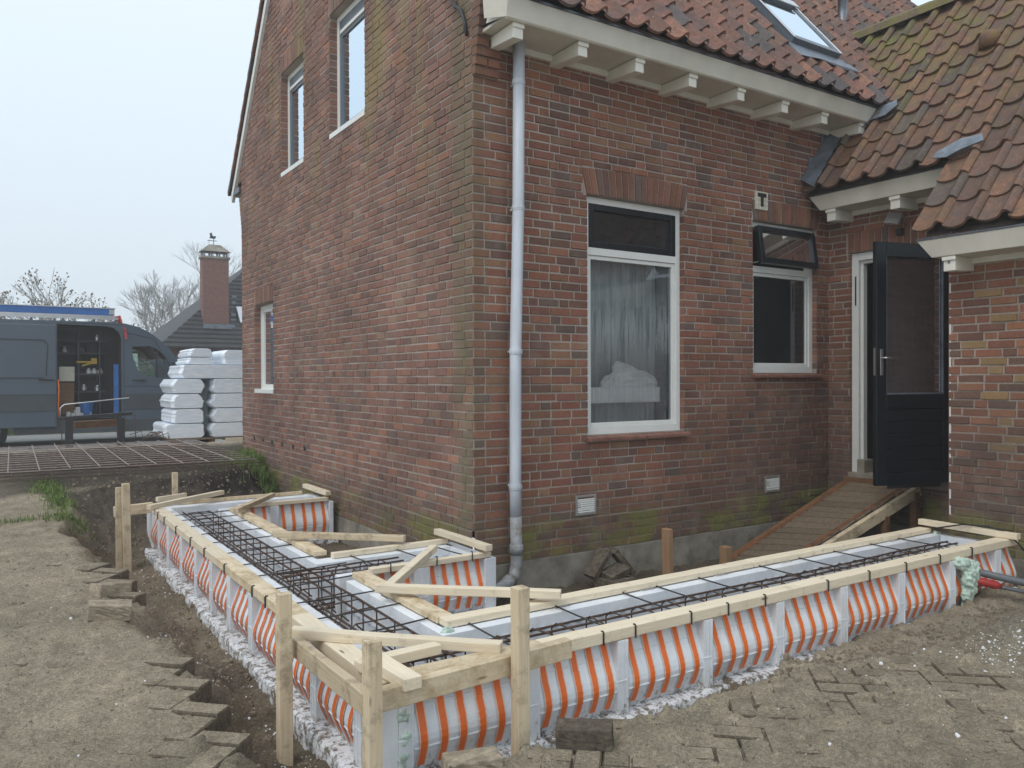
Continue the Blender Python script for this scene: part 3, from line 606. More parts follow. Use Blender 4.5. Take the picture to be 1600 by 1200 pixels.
# ---- pantile roofs
def tile_roof(name,P,Wd,Ex,cols,rows,skip,colf,mat,seed,parent,lift=.028):
    """P(a,s,n): a along eave, s up the slope, n normal. columns/rows are index ranges"""
    r=random.Random(seed); mb=MB(); NU=9
    prof=[]
    for u,h in ((0,-.004),(.12,-.013),(.30,-.017),(.48,-.014),(.62,-.005),(.69,.006),(.75,.027),(.84,.042),(.93,.034),(1.0,.004)):
        prof.append((u,h))
    for k in rows:
        for j in cols:
            a0=j*Wd; s0=k*Ex
            if skip(a0+Wd/2,s0+Ex/2,P): continue
            c=colf(r,a0,s0); ja=r.uniform(-.006,.006); js=r.uniform(-.012,.012); jn=r.uniform(-.003,.005); tw=r.uniform(-.02,.02)
            vs=[]
            for (ss,nn) in ((0,-.022),(0,0),(.05,0),(Ex*.55,0),(Ex+.05,0)):
                for (u,h) in prof:
                    x=a0+ja+u*(Wd+.018)-.005; y=s0+js+ss+ (u-.5)*tw*.4
                    if ss==0: y-= .022*math.sin(math.pi*min(u,.70)/.70) 
                    y+= .0 if ss else 0
                    n=h*(1.0 if nn==0 else .95)+nn+jn+lift*(1-ss/(Ex+.05))
                    vs.append(P(x,y,n))
            w=NU+1; fs=[]
            for q in range(4):
                for i in range(NU): b=q*w+i; fs.append((b,b+1,b+1+w,b+w))
            mb.poly(vs,fs,c)
    o=mb.build(name,mat,parent,normals=False)
    sm=[True]*len(o.data.polygons); o.data.polygons.foreach_set('use_smooth',sm)
    try: o.data.set_sharp_from_angle(angle=math.radians(50))
    except Exception: pass
    return o
def cm(r,a,s):
    t=r.random(); k=r.uniform(.8,1.15)
    k*=1.0; c=(.27,.128,.092) if t<.5 else (.21,.115,.092) if t<.75 else (.13,.108,.108) if t<.9 else (.32,.155,.10)
    return tuple(v*k for v in c)
def cw(r,a,s):
    t=r.random(); k=r.uniform(.78,1.15)
    c=(.29,.145,.095) if t<.45 else (.235,.13,.095) if t<.7 else (.165,.12,.10) if t<.85 else (.34,.175,.10)
    return tuple(v*k*.80 for v in c)
PM=lambda a,s,n:(a,-.475+s*C51-n*S51,2.615+s*S51+n*C51)
def skM(a,s,P):
    x,y,z=P(a,s,0)
    if 3.34<x<4.12 and .58<s<1.56: return True
    if x>4.25 and z<1.79+(x-3.68)*TAN-.35 and x<5.3: return True
    return False
roof=tile_roof('roof',PM,.205,.28,range(0,45),range(0,21),skM,cm,'tile',21,house); roof['label']='main roof of red-brown and dark grey pantiles'
PB=lambda a,s,n:(a,6.675-s*C51+n*S51,2.615+s*S51+n*C51)
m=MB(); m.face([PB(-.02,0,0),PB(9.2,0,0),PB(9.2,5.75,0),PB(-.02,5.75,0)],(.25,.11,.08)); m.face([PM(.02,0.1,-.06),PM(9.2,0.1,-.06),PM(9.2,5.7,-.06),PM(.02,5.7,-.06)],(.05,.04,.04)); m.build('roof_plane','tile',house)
m=MB()
for k in range(20): 
    s=k*.28; p=PB(0,s,0); q=PB(0,s+.31,0); o=.02
    m.poly([(-.075,p[1],p[2]+.03),(.10,p[1],p[2]+.045),(.10,q[1],q[2]+.01),(-.075,q[1],q[2]),(-.075,p[1]-.02,p[2]-.03),(-.05,p[1]-.02,p[2]-.03),(-.05,q[1]-.02,q[2]-.04),(-.075,q[1]-.02,q[2]-.04)],[(0,1,2,3),(0,3,7,4),(0,1,5,4),(4,5,6,7)],cm(random.Random(k),0,0))
m.build('verge_tiles','tile',house)
m=MB()
p=PB(0,-.02,-.03);q=PB(0,5.7,-.03); m.poly([(-.045,p[1]-.05,p[2]-.02),(-.003,p[1]-.05,p[2]-.02),(-.003,q[1]-.05,q[2]-.02),(-.045,q[1]-.05,q[2]-.02),(-.045,p[1]-.10,p[2]-.10),(-.003,p[1]-.10,p[2]-.10),(-.003,q[1]-.10,q[2]-.10),(-.045,q[1]-.10,q[2]-.10)],[(0,1,2,3),(4,5,6,7),(0,1,5,4),(0,3,7,4)]); m.build('verge_board','white',house)
m=MB(); m.box((-.04,6.2,2.56),(9,6.58,2.63)); m.build('rear_gutter','zinc',house); m=MB(); m.tube([(.06,6.42,2.56),(.06,6.3,2.3),(.06,6.27,-1.0)],.04,8); m.build('rear_drainpipe','zinc',house)
XW0,ZW0=3.68,1.79
PW=lambda a,s,n:(XW0+s*C51-n*S51,-a,ZW0+s*S51+n*C51)   # a = -y
def skW(a,s,P):
    x,y,z=P(a,s,0)
    if y>-1.49 and s<-.02: return True
    if x>5.30: return True
    if y>-.03 and z<2.50: return True
    zm=2.615+(y+.475)*TAN
    return (z<zm-.40 and y>-.44 and z>2.75) or (y>-.03 and z<zm-.4)
wroof=tile_roof('wing_roof',PW,.237,.28,range(-9,22),range(-3,10),skW,cw,'tilewing',22,house); wroof['label']='lower wing roof of mossy orange-brown pantiles'
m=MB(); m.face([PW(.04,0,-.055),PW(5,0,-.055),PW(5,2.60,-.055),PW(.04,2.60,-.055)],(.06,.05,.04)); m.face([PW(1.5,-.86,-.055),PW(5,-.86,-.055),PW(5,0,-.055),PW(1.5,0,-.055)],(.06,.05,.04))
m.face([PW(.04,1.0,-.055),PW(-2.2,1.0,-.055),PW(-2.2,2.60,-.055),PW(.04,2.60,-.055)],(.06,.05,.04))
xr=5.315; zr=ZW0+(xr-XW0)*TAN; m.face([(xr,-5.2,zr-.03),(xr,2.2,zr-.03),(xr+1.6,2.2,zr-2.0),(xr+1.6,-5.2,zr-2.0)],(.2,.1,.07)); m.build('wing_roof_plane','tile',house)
m=MB(); r=random.Random(5)
y=.62
while y>-5.1:
    P_=[(xr-.115,y+.02,zr-.055),(xr-.09,y+.02,zr+.03),(xr-.035,y+.02,zr+.075),(xr+.035,y+.02,zr+.075),(xr+.09,y+.02,zr+.03),(xr+.115,y+.02,zr-.055)]
    e=r.uniform(-.008,.008); Q=[(a*1+0,b-.36,c+.012+e) for a,b,c in P_]; P_=[(xr+(a-xr)*1.06,b,c+.012) for a,b,c in P_]
    m.poly(P_+Q,[(i,i+1,i+7,i+6) for i in range(5)]+[(0,1,2,3,4,5)],(.20,.15,.08)); y-=.33
m.build('ridge_tiles','tilewing',wroof)
m=MB()
for i in range(22):
    t0=i/22; x=4.34+(5.25-4.34)*t0; y=-.41+(.50+.41)*t0
    z=2.615+(y+.475)*TAN
    m.box((x-.03,y-.06,z-.09),(x+.05,y+.05,z-.02),(.05,.045,.04))
m.build('valley_lining','lead',wroof)
# lead flashings
m=MB(); pts=[(3.75,1.76),(3.775,2.14),(3.96,2.16),(3.97,2.42),(4.40,2.45),(4.30,2.34),(4.16,2.20),(3.92,1.90)]
m.prism(pts,1,-.018,-.012) if False else m.poly([(x,-.020,z) for x,z in pts]+[(x,-.012,z) for x,z in pts],[tuple(range(8)),tuple(range(8,16))]+[(i,(i+1)%8,(i+1)%8+8,i+8) for i in range(8)])
for i in range(6):
    t=i/6; p=PW(.03,t*.80,.035); q=PW(.03,(t+1/6)*.80,.035); m.poly([(p[0],-.015,p[2]+.10),(q[0],-.015,q[2]+.10),(q[0],-.15,q[2]+.01),(p[0],-.16,p[2]-.0)],[(0,1,2,3)])
m.build('lead_flashing','lead',house)
def sheet(name,pts,parent=house):
    m=MB(); m.poly(pts,[tuple(range(len(pts)))]); o=m.build(name,'lead',parent); sm=o.modifiers.new('t','SOLIDIFY'); sm.thickness=.006; return o
sheet('lead_flashing',[PW(.42,.98,.06),PW(.60,1.04,.05),PW(.66,.92,.07),PW(.56,.84,.05),PW(.44,.80,.07),PW(.36,.74,.05)])
sheet('lead_flashing',[PW(1.33,.04,.06),PW(1.50,.12,.075),PW(1.66,.14,.06),PW(1.70,.05,.06),PW(1.55,-.02,.075),PW(1.44,-.06,.06),PW(1.32,-.03,.06)])
sheet('lead_flashing',[PM(3.30,.38,.055),PM(3.62,.42,.065),PM(4.0,.40,.05),PM(4.24,.42,.065),PM(4.26,.57,.05),PM(3.3,.57,.05)])
sheet('lead_flashing',[PW(1.72,1.62,.06),PW(2.1,1.85,.07),PW(2.1,1.62,.06),PW(1.85,1.48,.07)])
m=MB(); p=PW(1.28,1.50,.0); m.lathe([(.085,p[2]+.0),(.09,p[2]+.09),(.075,p[2]+.13),(.04,p[2]+.15)],p[0],p[1],14,(.26,.12,.075)); m.build('tile_vent','tilewing',wroof,smooth=True)
# skylight
x0,x1,s0,s1=3.37,4.085,.62,1.52
def sb(m,a0,a1,q0,q1,n0,n1):
    vs=[PM(a,s,n) for n in(n0,n1) for a,s in((a0,q0),(a1,q0),(a1,q1),(a0,q1))]; m.poly(vs,[(0,3,2,1),(4,5,6,7),(0,1,5,4),(1,2,6,5),(2,3,7,6),(3,0,4,7)])
m=MB(); sb(m,x0,x0+.06,s0,s1,-.02,.10); sb(m,x1-.06,x1,s0,s1,-.02,.10); sb(m,x0+.06,x1-.06,s0,s0+.07,-.02,.10); sb(m,x0+.06,x1-.06,s1-.09,s1,-.02,.115); skl=m.build('skylight','greyframe',roof,bevel=.004)
m=MB(); sb(m,x0-.01,x0+.02,s0,s1,.10,.108); sb(m,x1-.02,x1+.01,s0,s1,.10,.108); sb(m,x0,x1,s1-.10,s1+.02,.118,.13); m.build('skylight_cover','alu',skl,bevel=.002)
m=MB(); sb(m,x0+.05,x1-.05,s0+.05,s1-.08,.085,.09); m.build('pane','skyglass',skl)
m=MB(); sb(m,x0-.08,x1+.08,s0-.14,s0,.045,.05); m.build('skylight_apron','lead',skl)
# flue pipe
m=MB(); fx_,fy_,fz_=5.51,.80,4.13; m.lathe([(.075,fz_-.05),(.07,fz_+.06),(.052,fz_+.09),(.052,fz_+.42),(.078,fz_+.425),(.082,fz_+.46),(.06,fz_+.50)],fx_,fy_,16); m.build('flue_pipe','zinc',roof,smooth=True)
ORD=['first', 'second', 'third', 'fourth', 'fifth', 'sixth', 'seventh', 'eighth', 'ninth', 'tenth', 'eleventh', 'twelfth']
# ---------------------------------------------------------------- foam formwork for the foundation
FW=empty('foundation_formwork',(-1.4,-1.8,-1.6),'white foam foundation formwork with orange stripes standing in the trench beside the house','formwork')
ZT=-1.188; ZB=-1.525
# generic side: map (u along, z, d outward)
def side(mp,ribs,rw,z0,z1,ends,lab=None,seed=1,bulge=.085,flat=()):
    r=random.Random(seed); H_=z1-z0; prof=[(z1,-.070),(z1-H_*.30,-.034),(z1-H_*.46,-.012),(z1-H_*.54,-.004),(z1-H_*.61,-.001),(z1-H_*.68,-.004),(z1-H_*.77,-.014),(z0,-.048)]
    def dz(z):
        for (a,da),(b,db) in zip(prof,prof[1:]):
            if b<=z<=a: t=(a-z)/(a-b) if a>b else 0; return da+(db-da)*t
        return prof[-1][1]
    es=[ends[0]]+[q for q in ribs]+[ends[1]]
    for i in range(len(es)-1):
        a=es[i]+(rw/2 if i>0 else 0); b=es[i+1]-(rw/2 if i<len(es)-2 else 0)
        if b-a<.03: continue
        m=MB(); N=[z for z,_ in prof]
        if (i in flat):
            m.box(mp(a,z0,-.05),mp(b,z1,-.004)); m.build('foam_block','foam',FW,bevel=.004); continue
        for (za,da),(zb,db) in zip(prof,prof[1:]): m.face([mp(a,za,da),mp(b,za,da),mp(b,zb,db),mp(a,zb,db)])
                # horizontal mould ridges
        m.cur=0
        for zz in (z1-H_*.24,z1-H_*.70): m.poly([mp(a+.004,zz,dz(zz)-.001),mp(b-.004,zz,dz(zz)-.001),mp(b-.004,zz+.004,dz(zz+.004)+.0045),mp(a+.004,zz+.004,dz(zz+.004)+.0045),mp(b-.004,zz+.012,dz(zz+.012)-.001),mp(a+.004,zz+.012,dz(zz+.012)-.001)],[(0,1,2,3),(3,2,4,5)])
        W=b-a; ns=max(1,int(round(W/.092))); s=m
        for k in range(ns):
            c=a+W*(k+.5)/ns+r.uniform(-.003,.003); h=.0145; skew=r.uniform(-.003,.003)
            zs=[z1-.004]+[q_[0] for q_ in prof[1:-1]]+[z0+.022+r.uniform(0,.012)]
            for za,zb in zip(zs,zs[1:]):
                s.cur=1; s.face([mp(c-h,za,dz(za)+.0062),mp(c+h,za,dz(za)+.0062),mp(c+h+skew,zb,dz(zb)+.0062),mp(c-h+skew,zb,dz(zb)+.0062)])
                s.cur=2
                for e,f in((-h-.005,-h),(h,h+.005)): s.face([mp(c+e,za,dz(za)+.0056),mp(c+f,za,dz(za)+.0056),mp(c+f+skew,zb,dz(zb)+.0056),mp(c+e+skew,zb,dz(zb)+.0056)])
        m.cur=0; m.build('foam_panel',['foam','orange','orangeedge'],FW)
    for q in ribs:
        m=MB(); m.box(mp(q-rw/2,z0-.005,-.10),mp(q+rw/2,z1,.002)); zz=z1-(z1-z0)*.55
        m.box(mp(q-rw/2-.002,zz-.003,-.05),mp(q+rw/2+.002,zz+.004,.0045)); m.box(mp(q-.003,z0,.002),mp(q+.003,z1-.004,.004)); m.box(mp(q+rw/2-.012,z0,.002),mp(q+rw/2-.004,z1-.004,.0055))
        m.build('foam_rib','foam',FW,bevel=.003)
XO,YO=-1.69,-2.17
side(lambda u,z,d:(XO-d,u,z),[2.44,2.02,1.49,.98,.52,.05,-.43,-.955,-1.46,-1.97][::-1],.072,ZB,ZT,(-2.16,2.86),seed=2)
side(lambda u,z,d:(u,YO-d,z),[-1.575,-.985,-.492,.06,.606,1.163,1.739,2.316,2.904],.062,ZB,ZT,(-1.69,3.16),seed=3,flat=(0,))
side(lambda u,z,d:(u,2.56-d,z),[-.66],.08,ZB,ZT,(-1.0,-.13),seed=4)
side(lambda u,z,d:(u,-.42-d,z),[-.62],.10,ZB,ZT,(-1.0,-.15),seed=5)
side(lambda u,z,d:(-1.0+d,u,z),[-.9],.10,ZB,ZT,(-1.50,-.45),seed=6)
side(lambda u,z,d:(-1.0+d,u,z),[1.0,1.8],.10,ZB,ZT,(.22,2.56),seed=7)
side(lambda u,z,d:(u,-1.50+d,z),[-.4,.2,.8,1.4,2.0,2.6],.10,ZB,ZT,(-1.0,3.16),seed=8)
# solid walls
def fwall(a,b,name='foam_wall',dim=None,seed=0):
    r=random.Random(seed); m=MB(); x0,y0=a;x1,y1=b; m.box((x0,y0,ZB),(x1,y1,ZT))
    if dim:
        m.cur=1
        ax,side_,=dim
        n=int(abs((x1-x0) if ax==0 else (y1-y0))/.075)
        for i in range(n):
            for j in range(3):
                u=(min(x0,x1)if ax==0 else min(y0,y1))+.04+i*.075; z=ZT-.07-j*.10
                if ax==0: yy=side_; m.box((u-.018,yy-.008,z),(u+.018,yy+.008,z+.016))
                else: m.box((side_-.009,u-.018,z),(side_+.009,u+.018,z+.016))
    m.cur=0; return m.build(name,['foam','slotshade'],FW,bevel=.004)
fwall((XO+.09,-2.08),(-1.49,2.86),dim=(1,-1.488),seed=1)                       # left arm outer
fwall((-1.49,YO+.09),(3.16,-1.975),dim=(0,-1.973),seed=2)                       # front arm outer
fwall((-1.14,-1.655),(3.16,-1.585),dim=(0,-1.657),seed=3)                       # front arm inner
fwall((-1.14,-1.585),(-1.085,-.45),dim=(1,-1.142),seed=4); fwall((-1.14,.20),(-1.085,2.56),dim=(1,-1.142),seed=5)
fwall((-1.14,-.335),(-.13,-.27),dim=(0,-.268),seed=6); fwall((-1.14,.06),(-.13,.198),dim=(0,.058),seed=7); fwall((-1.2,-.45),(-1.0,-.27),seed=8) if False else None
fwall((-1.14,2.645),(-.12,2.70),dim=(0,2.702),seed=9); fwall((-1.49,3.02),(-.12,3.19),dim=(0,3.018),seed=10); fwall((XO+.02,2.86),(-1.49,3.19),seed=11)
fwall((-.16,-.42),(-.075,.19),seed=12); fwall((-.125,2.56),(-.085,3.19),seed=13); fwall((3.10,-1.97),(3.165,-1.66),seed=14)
m=MB(); m.box((-1.49,-1.99,ZB-.03),(-1.13,3.02,ZB+.01)); m.box((-1.13,-1.98,ZB-.03),(3.1,-1.65,ZB+.008)); m.box((-1.13,-.28,ZB-.03),(-.15,.06,ZB+.008)); m.build('foam_floor','foam',FW)
# rough base slab
def base(x0,x1,y0,y1,seed,zt=ZB+.002,zb=-1.66):
    bm=bmesh.new(); nx=max(2,int((x1-x0)/.035)); ny=max(2,int((y1-y0)/.035)); m=MB()
    xs=[x0+(x1-x0)*i/nx for i in range(nx+1)]; ys=[y0+(y1-y0)*j/ny for j in range(ny+1)]
    r=random.Random(seed)
    ring=[(x,y0) for x in xs]+[(x1,y) for y in ys[1:]]+[(x,y1) for x in xs[::-1][1:]]+[(x0,y) for y in ys[::-1][1:-1]]
    n=len(ring); cx,cy=(x0+x1)/2,(y0+y1)/2; vs=[]
    ph=[r.uniform(-.012,.010) for _ in range(n)]; ph=[(ph[i-2]+ph[i-1]+ph[i]+ph[(i+1)%n])/2.6 for i in range(n)]
    for lev,(z,e) in enumerate(((zt,-.010),(zt-.012,0),(zt-.05,.006),(zt-.09,.004),(zb,.01))):
        for i,(x,y) in enumerate(ring):
            dx=(1 if abs(x-x1)<1e-6 else -1 if abs(x-x0)<1e-6 else 0); dy=(1 if abs(y-y1)<1e-6 else -1 if abs(y-y0)<1e-6 else 0)
            o=e+ph[i]+r.uniform(-.0025,.0025); vs.append((x+dx*o,y+dy*o,z+(r.uniform(-.004,.002) if lev>1 else 0)))
    fs=[tuple(range(n))]+[(l*n+i,l*n+(i+1)%n,(l+1)*n+(i+1)%n,(l+1)*n+i) for l in range(4) for i in range(n)]
    m.poly(vs,fs); return m.build('foam_base','foambase',FW)
base(XO-.045,-.93,-2.215,3.24,1); base(-.93,3.2,-2.215,-1.42,2,zt=ZB+.000); base(-.93,-.06,2.50,3.23,3,zt=ZB+.0005); base(-.93,-.05,-.50,.25,4,zt=ZB+.0005)
# green expanding foam
def blob(pts,rad,seed,parent,name='foam_seal',mat='pu'):
    r=random.Random(seed); bm=bmesh.new()
    for p,q in zip(pts,rad):
        mtx=Matrix.Translation(p)@Matrix.Diagonal((q*r.uniform(.8,1.1),q*r.uniform(.5,.7),q*r.uniform(.9,1.2),1)); bmesh.ops.create_icosphere(bm,subdivisions=3,radius=1,matrix=mtx)
    me=bpy.data.meshes.new(name); bm.to_mesh(me); bm.free(); me.materials.append(MT[mat]); o=bpy.data.objects.new(name,me); COL.objects.link(o); o.parent=parent; o.location=-world_loc(parent) if parent else (0,0,0)
    rm=o.modifiers.new('r','REMESH'); rm.mode='VOXEL'; rm.voxel_size=.007; rm.use_smooth_shade=True
    tx=bpy.data.textures.new(name,'CLOUDS'); tx.noise_scale=.022; tx.noise_depth=3; dm=o.modifiers.new('d','DISPLACE'); dm.texture=tx; dm.strength=.038; dm.mid_level=.5; dm.texture_coords='LOCAL'; return o
blob([(2.36,-2.18,-1.205),(2.40,-2.20,-1.215),(2.45,-2.205,-1.235),(2.44,-2.21,-1.27),(2.47,-2.215,-1.31),(2.42,-2.21,-1.33),(2.45,-2.21,-1.37),(2.41,-2.205,-1.41),(2.44,-2.20,-1.45),(2.43,-2.19,-1.50),(2.45,-2.18,-1.54),(2.54,-2.21,-1.25),(2.50,-2.22,-1.27)],[.04,.05,.055,.06,.062,.055,.058,.045,.042,.034,.03,.03,.04],3,FW)
blob([(3.15,-2.08,-1.20),(3.17,-2.03,-1.27),(3.17,-2.10,-1.44),(3.13,-2.17,-1.52)],[.05,.055,.05,.045],4,FW)
blob([(-1.58,-2.155,-1.28),(-1.575,-2.16,-1.36),(-1.585,-2.155,-1.44),(-1.58,-2.155,-1.52)],[.035,.03,.035,.035],5,FW)
blob([(-1.10,-1.62,-1.20),(-1.13,-1.64,-1.27),(3.12,-1.62,-1.22),(3.11,-1.64,-1.30)],[.035,.03,.05,.04],6,FW)
# ---------------------------------------------------------------- timbers
def timber(name,p,q,w,h,label,cat,mat='pine',group=None,bow=0,seed=0,roll=0):
    """a straight sawn timber from p to q (centre line), local x along its length"""
    p=Vector(p);q=Vector(q);d=q-p;L=d.length;x=d.normalized(); up=Vector((0,0,1)) if abs(x.z)<.9 else Vector((1,0,0)); y=up.cross(x).normalized(); z=x.cross(y)
    N=max(2,int(L/.18)); r=random.Random(seed+int(L*1000)); vs=[];fs=[]
    for i in range(N+1):
        t=i/N; b=bow*4*t*(1-t); j=lambda:r.uniform(-.0012,.0012)
        for a,c in((-1,-1),(1,-1),(1,1),(-1,1)): vs.append((t*L,a*w/2+b+j(),c*h/2+j()))
    for i in range(N):
        for k in range(4): a=i*4+k;b=i*4+(k+1)%4; fs.append((a,b,b+4,a+4))
    fs.append((0,1,2,3)); fs.append((N*4+3,N*4+2,N*4+1,N*4))
    m=MB(); m.poly(vs,fs); o=m.build(name,mat,bevel=.0035)
    M=Matrix((x,y,z)).transposed().to_4x4(); o.matrix_world=Matrix.Translation(p)@M@Matrix.Rotation(roll,4,'X')
    tag(o,label,cat,group); return o
zp=-1.158; g='flat boards edging the top of the foam formwork'
def plank(p,q,label,mat='pine',w=.095,zz=zp,seed=0):
    h=.052 if w>.093 else .034
    timber('top_board',(p[0],p[1],zz-(.052-h)/2),(q[0],q[1],zz-(.052-h)/2),w,h,label,'board',mat,g,seed=seed)
plank((-1.645,2.68),(-1.645,.35),'outer board along the far half of the left foam wall','pine',seed=1); plank((-1.645,.345),(-1.645,-1.13),'outer board along the left foam wall, covered in sawdust','osb',seed=2); plank((-1.645,-1.135),(-1.645,-2.05),'outer board of the left foam wall beside the corner stakes','pine',seed=3)
plank((-1.69,-2.125),(-.92,-2.125),'front board meeting the corner under the loose offcuts','osb',seed=4); plank((-.915,-2.125),(.80,-2.122),'front board right of the stake with a knot','pine',seed=5); plank((.805,-2.12),(3.19,-2.12),'long front board reaching the right end of the formwork','pine',seed=6)
plank((-1.08,-1.545),(1.10,-1.54),'board on the far side of the front formwork, nearer the corner','pine',.085,seed=7); plank((1.105,-1.54),(3.12,-1.54),'board on the far side of the front formwork, nearer the ramp','pine',.085,seed=8)
plank((-1.045,-1.50),(-1.045,-.42),'short board on the inner left foam wall before the middle arm','osb',.09,seed=9); plank((-1.045,.25),(-1.045,2.50),'board covered in sawdust on the inner left wall between the two arms','osb',.09,seed=10)
plank((-.96,-.385),(-.11,-.385),'board on the striped near side of the middle arm','pine',.06,seed=11); plank((-1.0,.155),(-.14,.155),'thin board along the far side of the middle arm','pine',.05,seed=12)
plank((-.98,2.605),(-.13,2.605),'board on the striped near side of the rear arm','pine',.06,seed=13); plank((-1.40,3.16),(-.2,3.16),'thin board along the far side of the rear arm','osb',.04,seed=14)
zl=-1.108; g2='loose battens lying across the formwork'
def lie(p,q,label,w=.054,h=.042,mat='pine',zz=zl,seed=0,dz=0,bow=0): return timber('batten',(p[0],p[1],zz),(q[0],q[1],zz+dz),w,h,label,'batten',mat,g2,seed=seed,bow=bow)
lie((-1.74,2.62),(-.98,3.22),'batten bridging the rear left corner of the formwork',seed=20); lie((-1.16,2.00),(-.62,2.76),'short knotty batten slanting from the rear arm to the inner wall',seed=21,mat='oldwood')
lie((-1.19,.80),(-.48,.13),'batten slanting between the inner wall and the middle arm',seed=22,mat='oldwood'); lie((-1.13,-1.02),(-.46,-.26),'batten sloping over the near side of the middle arm',seed=23)
lie((-1.18,-.98),(-.44,-1.63),'long clean batten crossing to the far front wall behind the knotted stake',seed=24); lie((-1.79,-1.46),(-1.12,-2.13),'batten laid diagonally across the front left corner',seed=25,bow=-.008,dz=-.005)
lie((-1.71,-2.02),(-1.35,-2.00),'short offcut forming one leg of the L at the corner',seed=26,w=.06,h=.04); lie((-1.63,-1.98),(-1.615,-2.31),'short offcut with a sawn end pointing at the camera',seed=27,w=.075,h=.045,zz=zl+.004)
lie((-.14,3.24),(-.14,2.55),'batten capping the end of the rear arm',seed=28); lie((-.17,.24),(-.16,-.47),'batten capping the end of the middle arm by the drainpipe',seed=29); lie((3.11,-1.50),(3.08,-2.22),'batten capping the right end of the front formwork',seed=30)
lie((-1.60,3.08),(-1.32,3.22),'short splinter of batten behind the rear left corner',seed=31,w=.04)
# batter boards and stakes
g3='batter boards nailed to the corner stakes'
timber('batter_board',(-1.795,-1.30,-1.150),(-1.795,-2.32,-1.132),.040,.078,'stained batter board along the left side between two stakes','board','oldwood',g3)
timber('batter_board',(-1.76,-2.272,-1.150),(-.875,-2.268,-1.122),.045,.080,'batter board along the front between the corner stake and the knotted stake','board','osb',g3)
timber('batter_board',(-1.98,2.90,-1.165),(-1.66,2.93,-1.155),.05,.09,'short batter board reaching from the far stake to the rear corner','board','oldwood',g3)
g4='wooden stakes driven into the soil'
def stake(x,y,z0,z1,w,label,mat='oldwood',lean=(0,0),d=None,rz=0):
    timber('stake',(x,y,z0),(x+lean[0],y+lean[1],z1),w,d or w,label,'stake',mat,g4)
stake(-1.935,2.44,-1.72,-.865,.070,'far left stake holding the short batter board',lean=(-.01,0),d=.06); stake(-1.99,2.50,-1.72,-.90,.03,'thin stake tight behind the far left stake',d=.05); stake(-1.38,3.42,-1.6,-.905,.05,'small stake behind the rear of the formwork')
stake(-1.865,-1.60,-1.66,-.895,.055,'tall stake on the left side before the corner'); stake(-1.785,-2.335,-1.75,-.905,.055,'stake standing right at the front left corner'); stake(-1.165,-2.335,-1.6,-.812,.056,'knotted stake in front of the orange stripes')
stake(1.565,-.35,-1.7,-1.18,.075,'brown stake leaning by the house footing','amberwood',lean=(-.01,.0),d=.05); stake(2.19,-.38,-1.7,-1.39,.075,'short brown stub of a stake behind the front formwork','amberwood')
# ---------------------------------------------------------------- rebar
def cage(name,label,ax,c,u0,u1,w,zt,zb,n,seed,group,barr=.0063,sr=.0044):
    r=random.Random(seed); org=(c if ax==1 else u0,u0 if ax==1 else c,zb); o=empty(name,org,label,'rebar cage',group)
    pt=lambda u,v,z:(c+v,u,z) if ax==1 else (u,c+v,z)
    for v,z in((-w/2,zt),(w/2,zt),(-w/2,zb),(w/2,zb),(0,zb),(.02,zt-.004)):
        m=MB(); K=8; m.tube([pt(u0+(u1-u0)*i/K,v+r.uniform(-.006,.006),z+r.uniform(-.005,.004)) for i in range(K+1)],barr,6); m.build('bar','rebar',o,smooth=True)
    for i in range(n):
        u=u0+.06+(u1-u0-.12)*(i+.5)/n+r.uniform(-.02,.02); s=r.uniform(-.05,.05); e=.012; W=w/2+.012; q=.03
        P=[(-W+q,zt+e),(W-q,zt+e),(W,zt+e-q),(W,zb-e+q),(W-q,zb-e),(-W+q,zb-e),(-W,zb-e+q),(-W,zt+e-q),(-W+q,zt+e),(-W+q+.05,zt-.035)]
        m=MB(); m.tube([pt(u+s*(v/w),v,z) for v,z in P],sr,5); m.build('stirrup','rebar',o,smooth=True)
cage('rebar_cage','rusty rebar cage lying in the left arm of the formwork',1,-1.31,-1.93,2.82,.22,-1.210,-1.42,25,1,'rebar cages in the foundation')
cage('rebar_cage','rusty rebar cage lying in the long front arm of the formwork',0,-1.815,-1.55,3.08,.17,-1.220,-1.40,26,2,'rebar cages in the foundation')
cage('rebar_cage','short bent rebar cage turning into the middle arm',0,-.12,-1.42,-.60,.20,-1.20,-1.40,5,3,'rebar cages in the foundation')
g5='steel rods laid across the foam walls'
def rod(p,q,label,hook=0):
    m=MB(); z=-1.178; P=Vector((p[0],p[1],z)); Q=Vector((q[0],q[1],z+.004)); d=(Q-P).normalized(); path=[P,P.lerp(Q,.5)+Vector((0,0,-.004)),Q]
    if hook: path+= [Q+d*.012+Vector((0,0,-.014))]
    m.tube(path,.0042,6); tag(m.build('steel_rod','clip',None,smooth=True,origin=tuple(P)),label,'rod',g5)
for i,y in enumerate((2.52,2.22,1.88,1.50,1.12,.70,.30,-.05,-.40,-.75,-1.08,-1.42)):
    rod((-.98,y+.03*((i*7)%3-1)),(-1.585,y-.05),f'{ORD[i]} dark rod from the rear across the left arm of the formwork',1)
for i,x in enumerate((-.96,-.44,.02,.27,.61,1.15,1.54,1.91,2.33,2.68)):
    rod((x,-1.50),(x-.02,-2.07),f'{ORD[i]} dark rod from the left across the long front arm',1)
for i,x in enumerate((-.86,-.52,-.26)): rod((x-.02,.13),(x+.02,-.345),f'{ORD[i]} dark rod from the left across the middle arm near the house corner')
g6='wire clips hooked over the top boards'
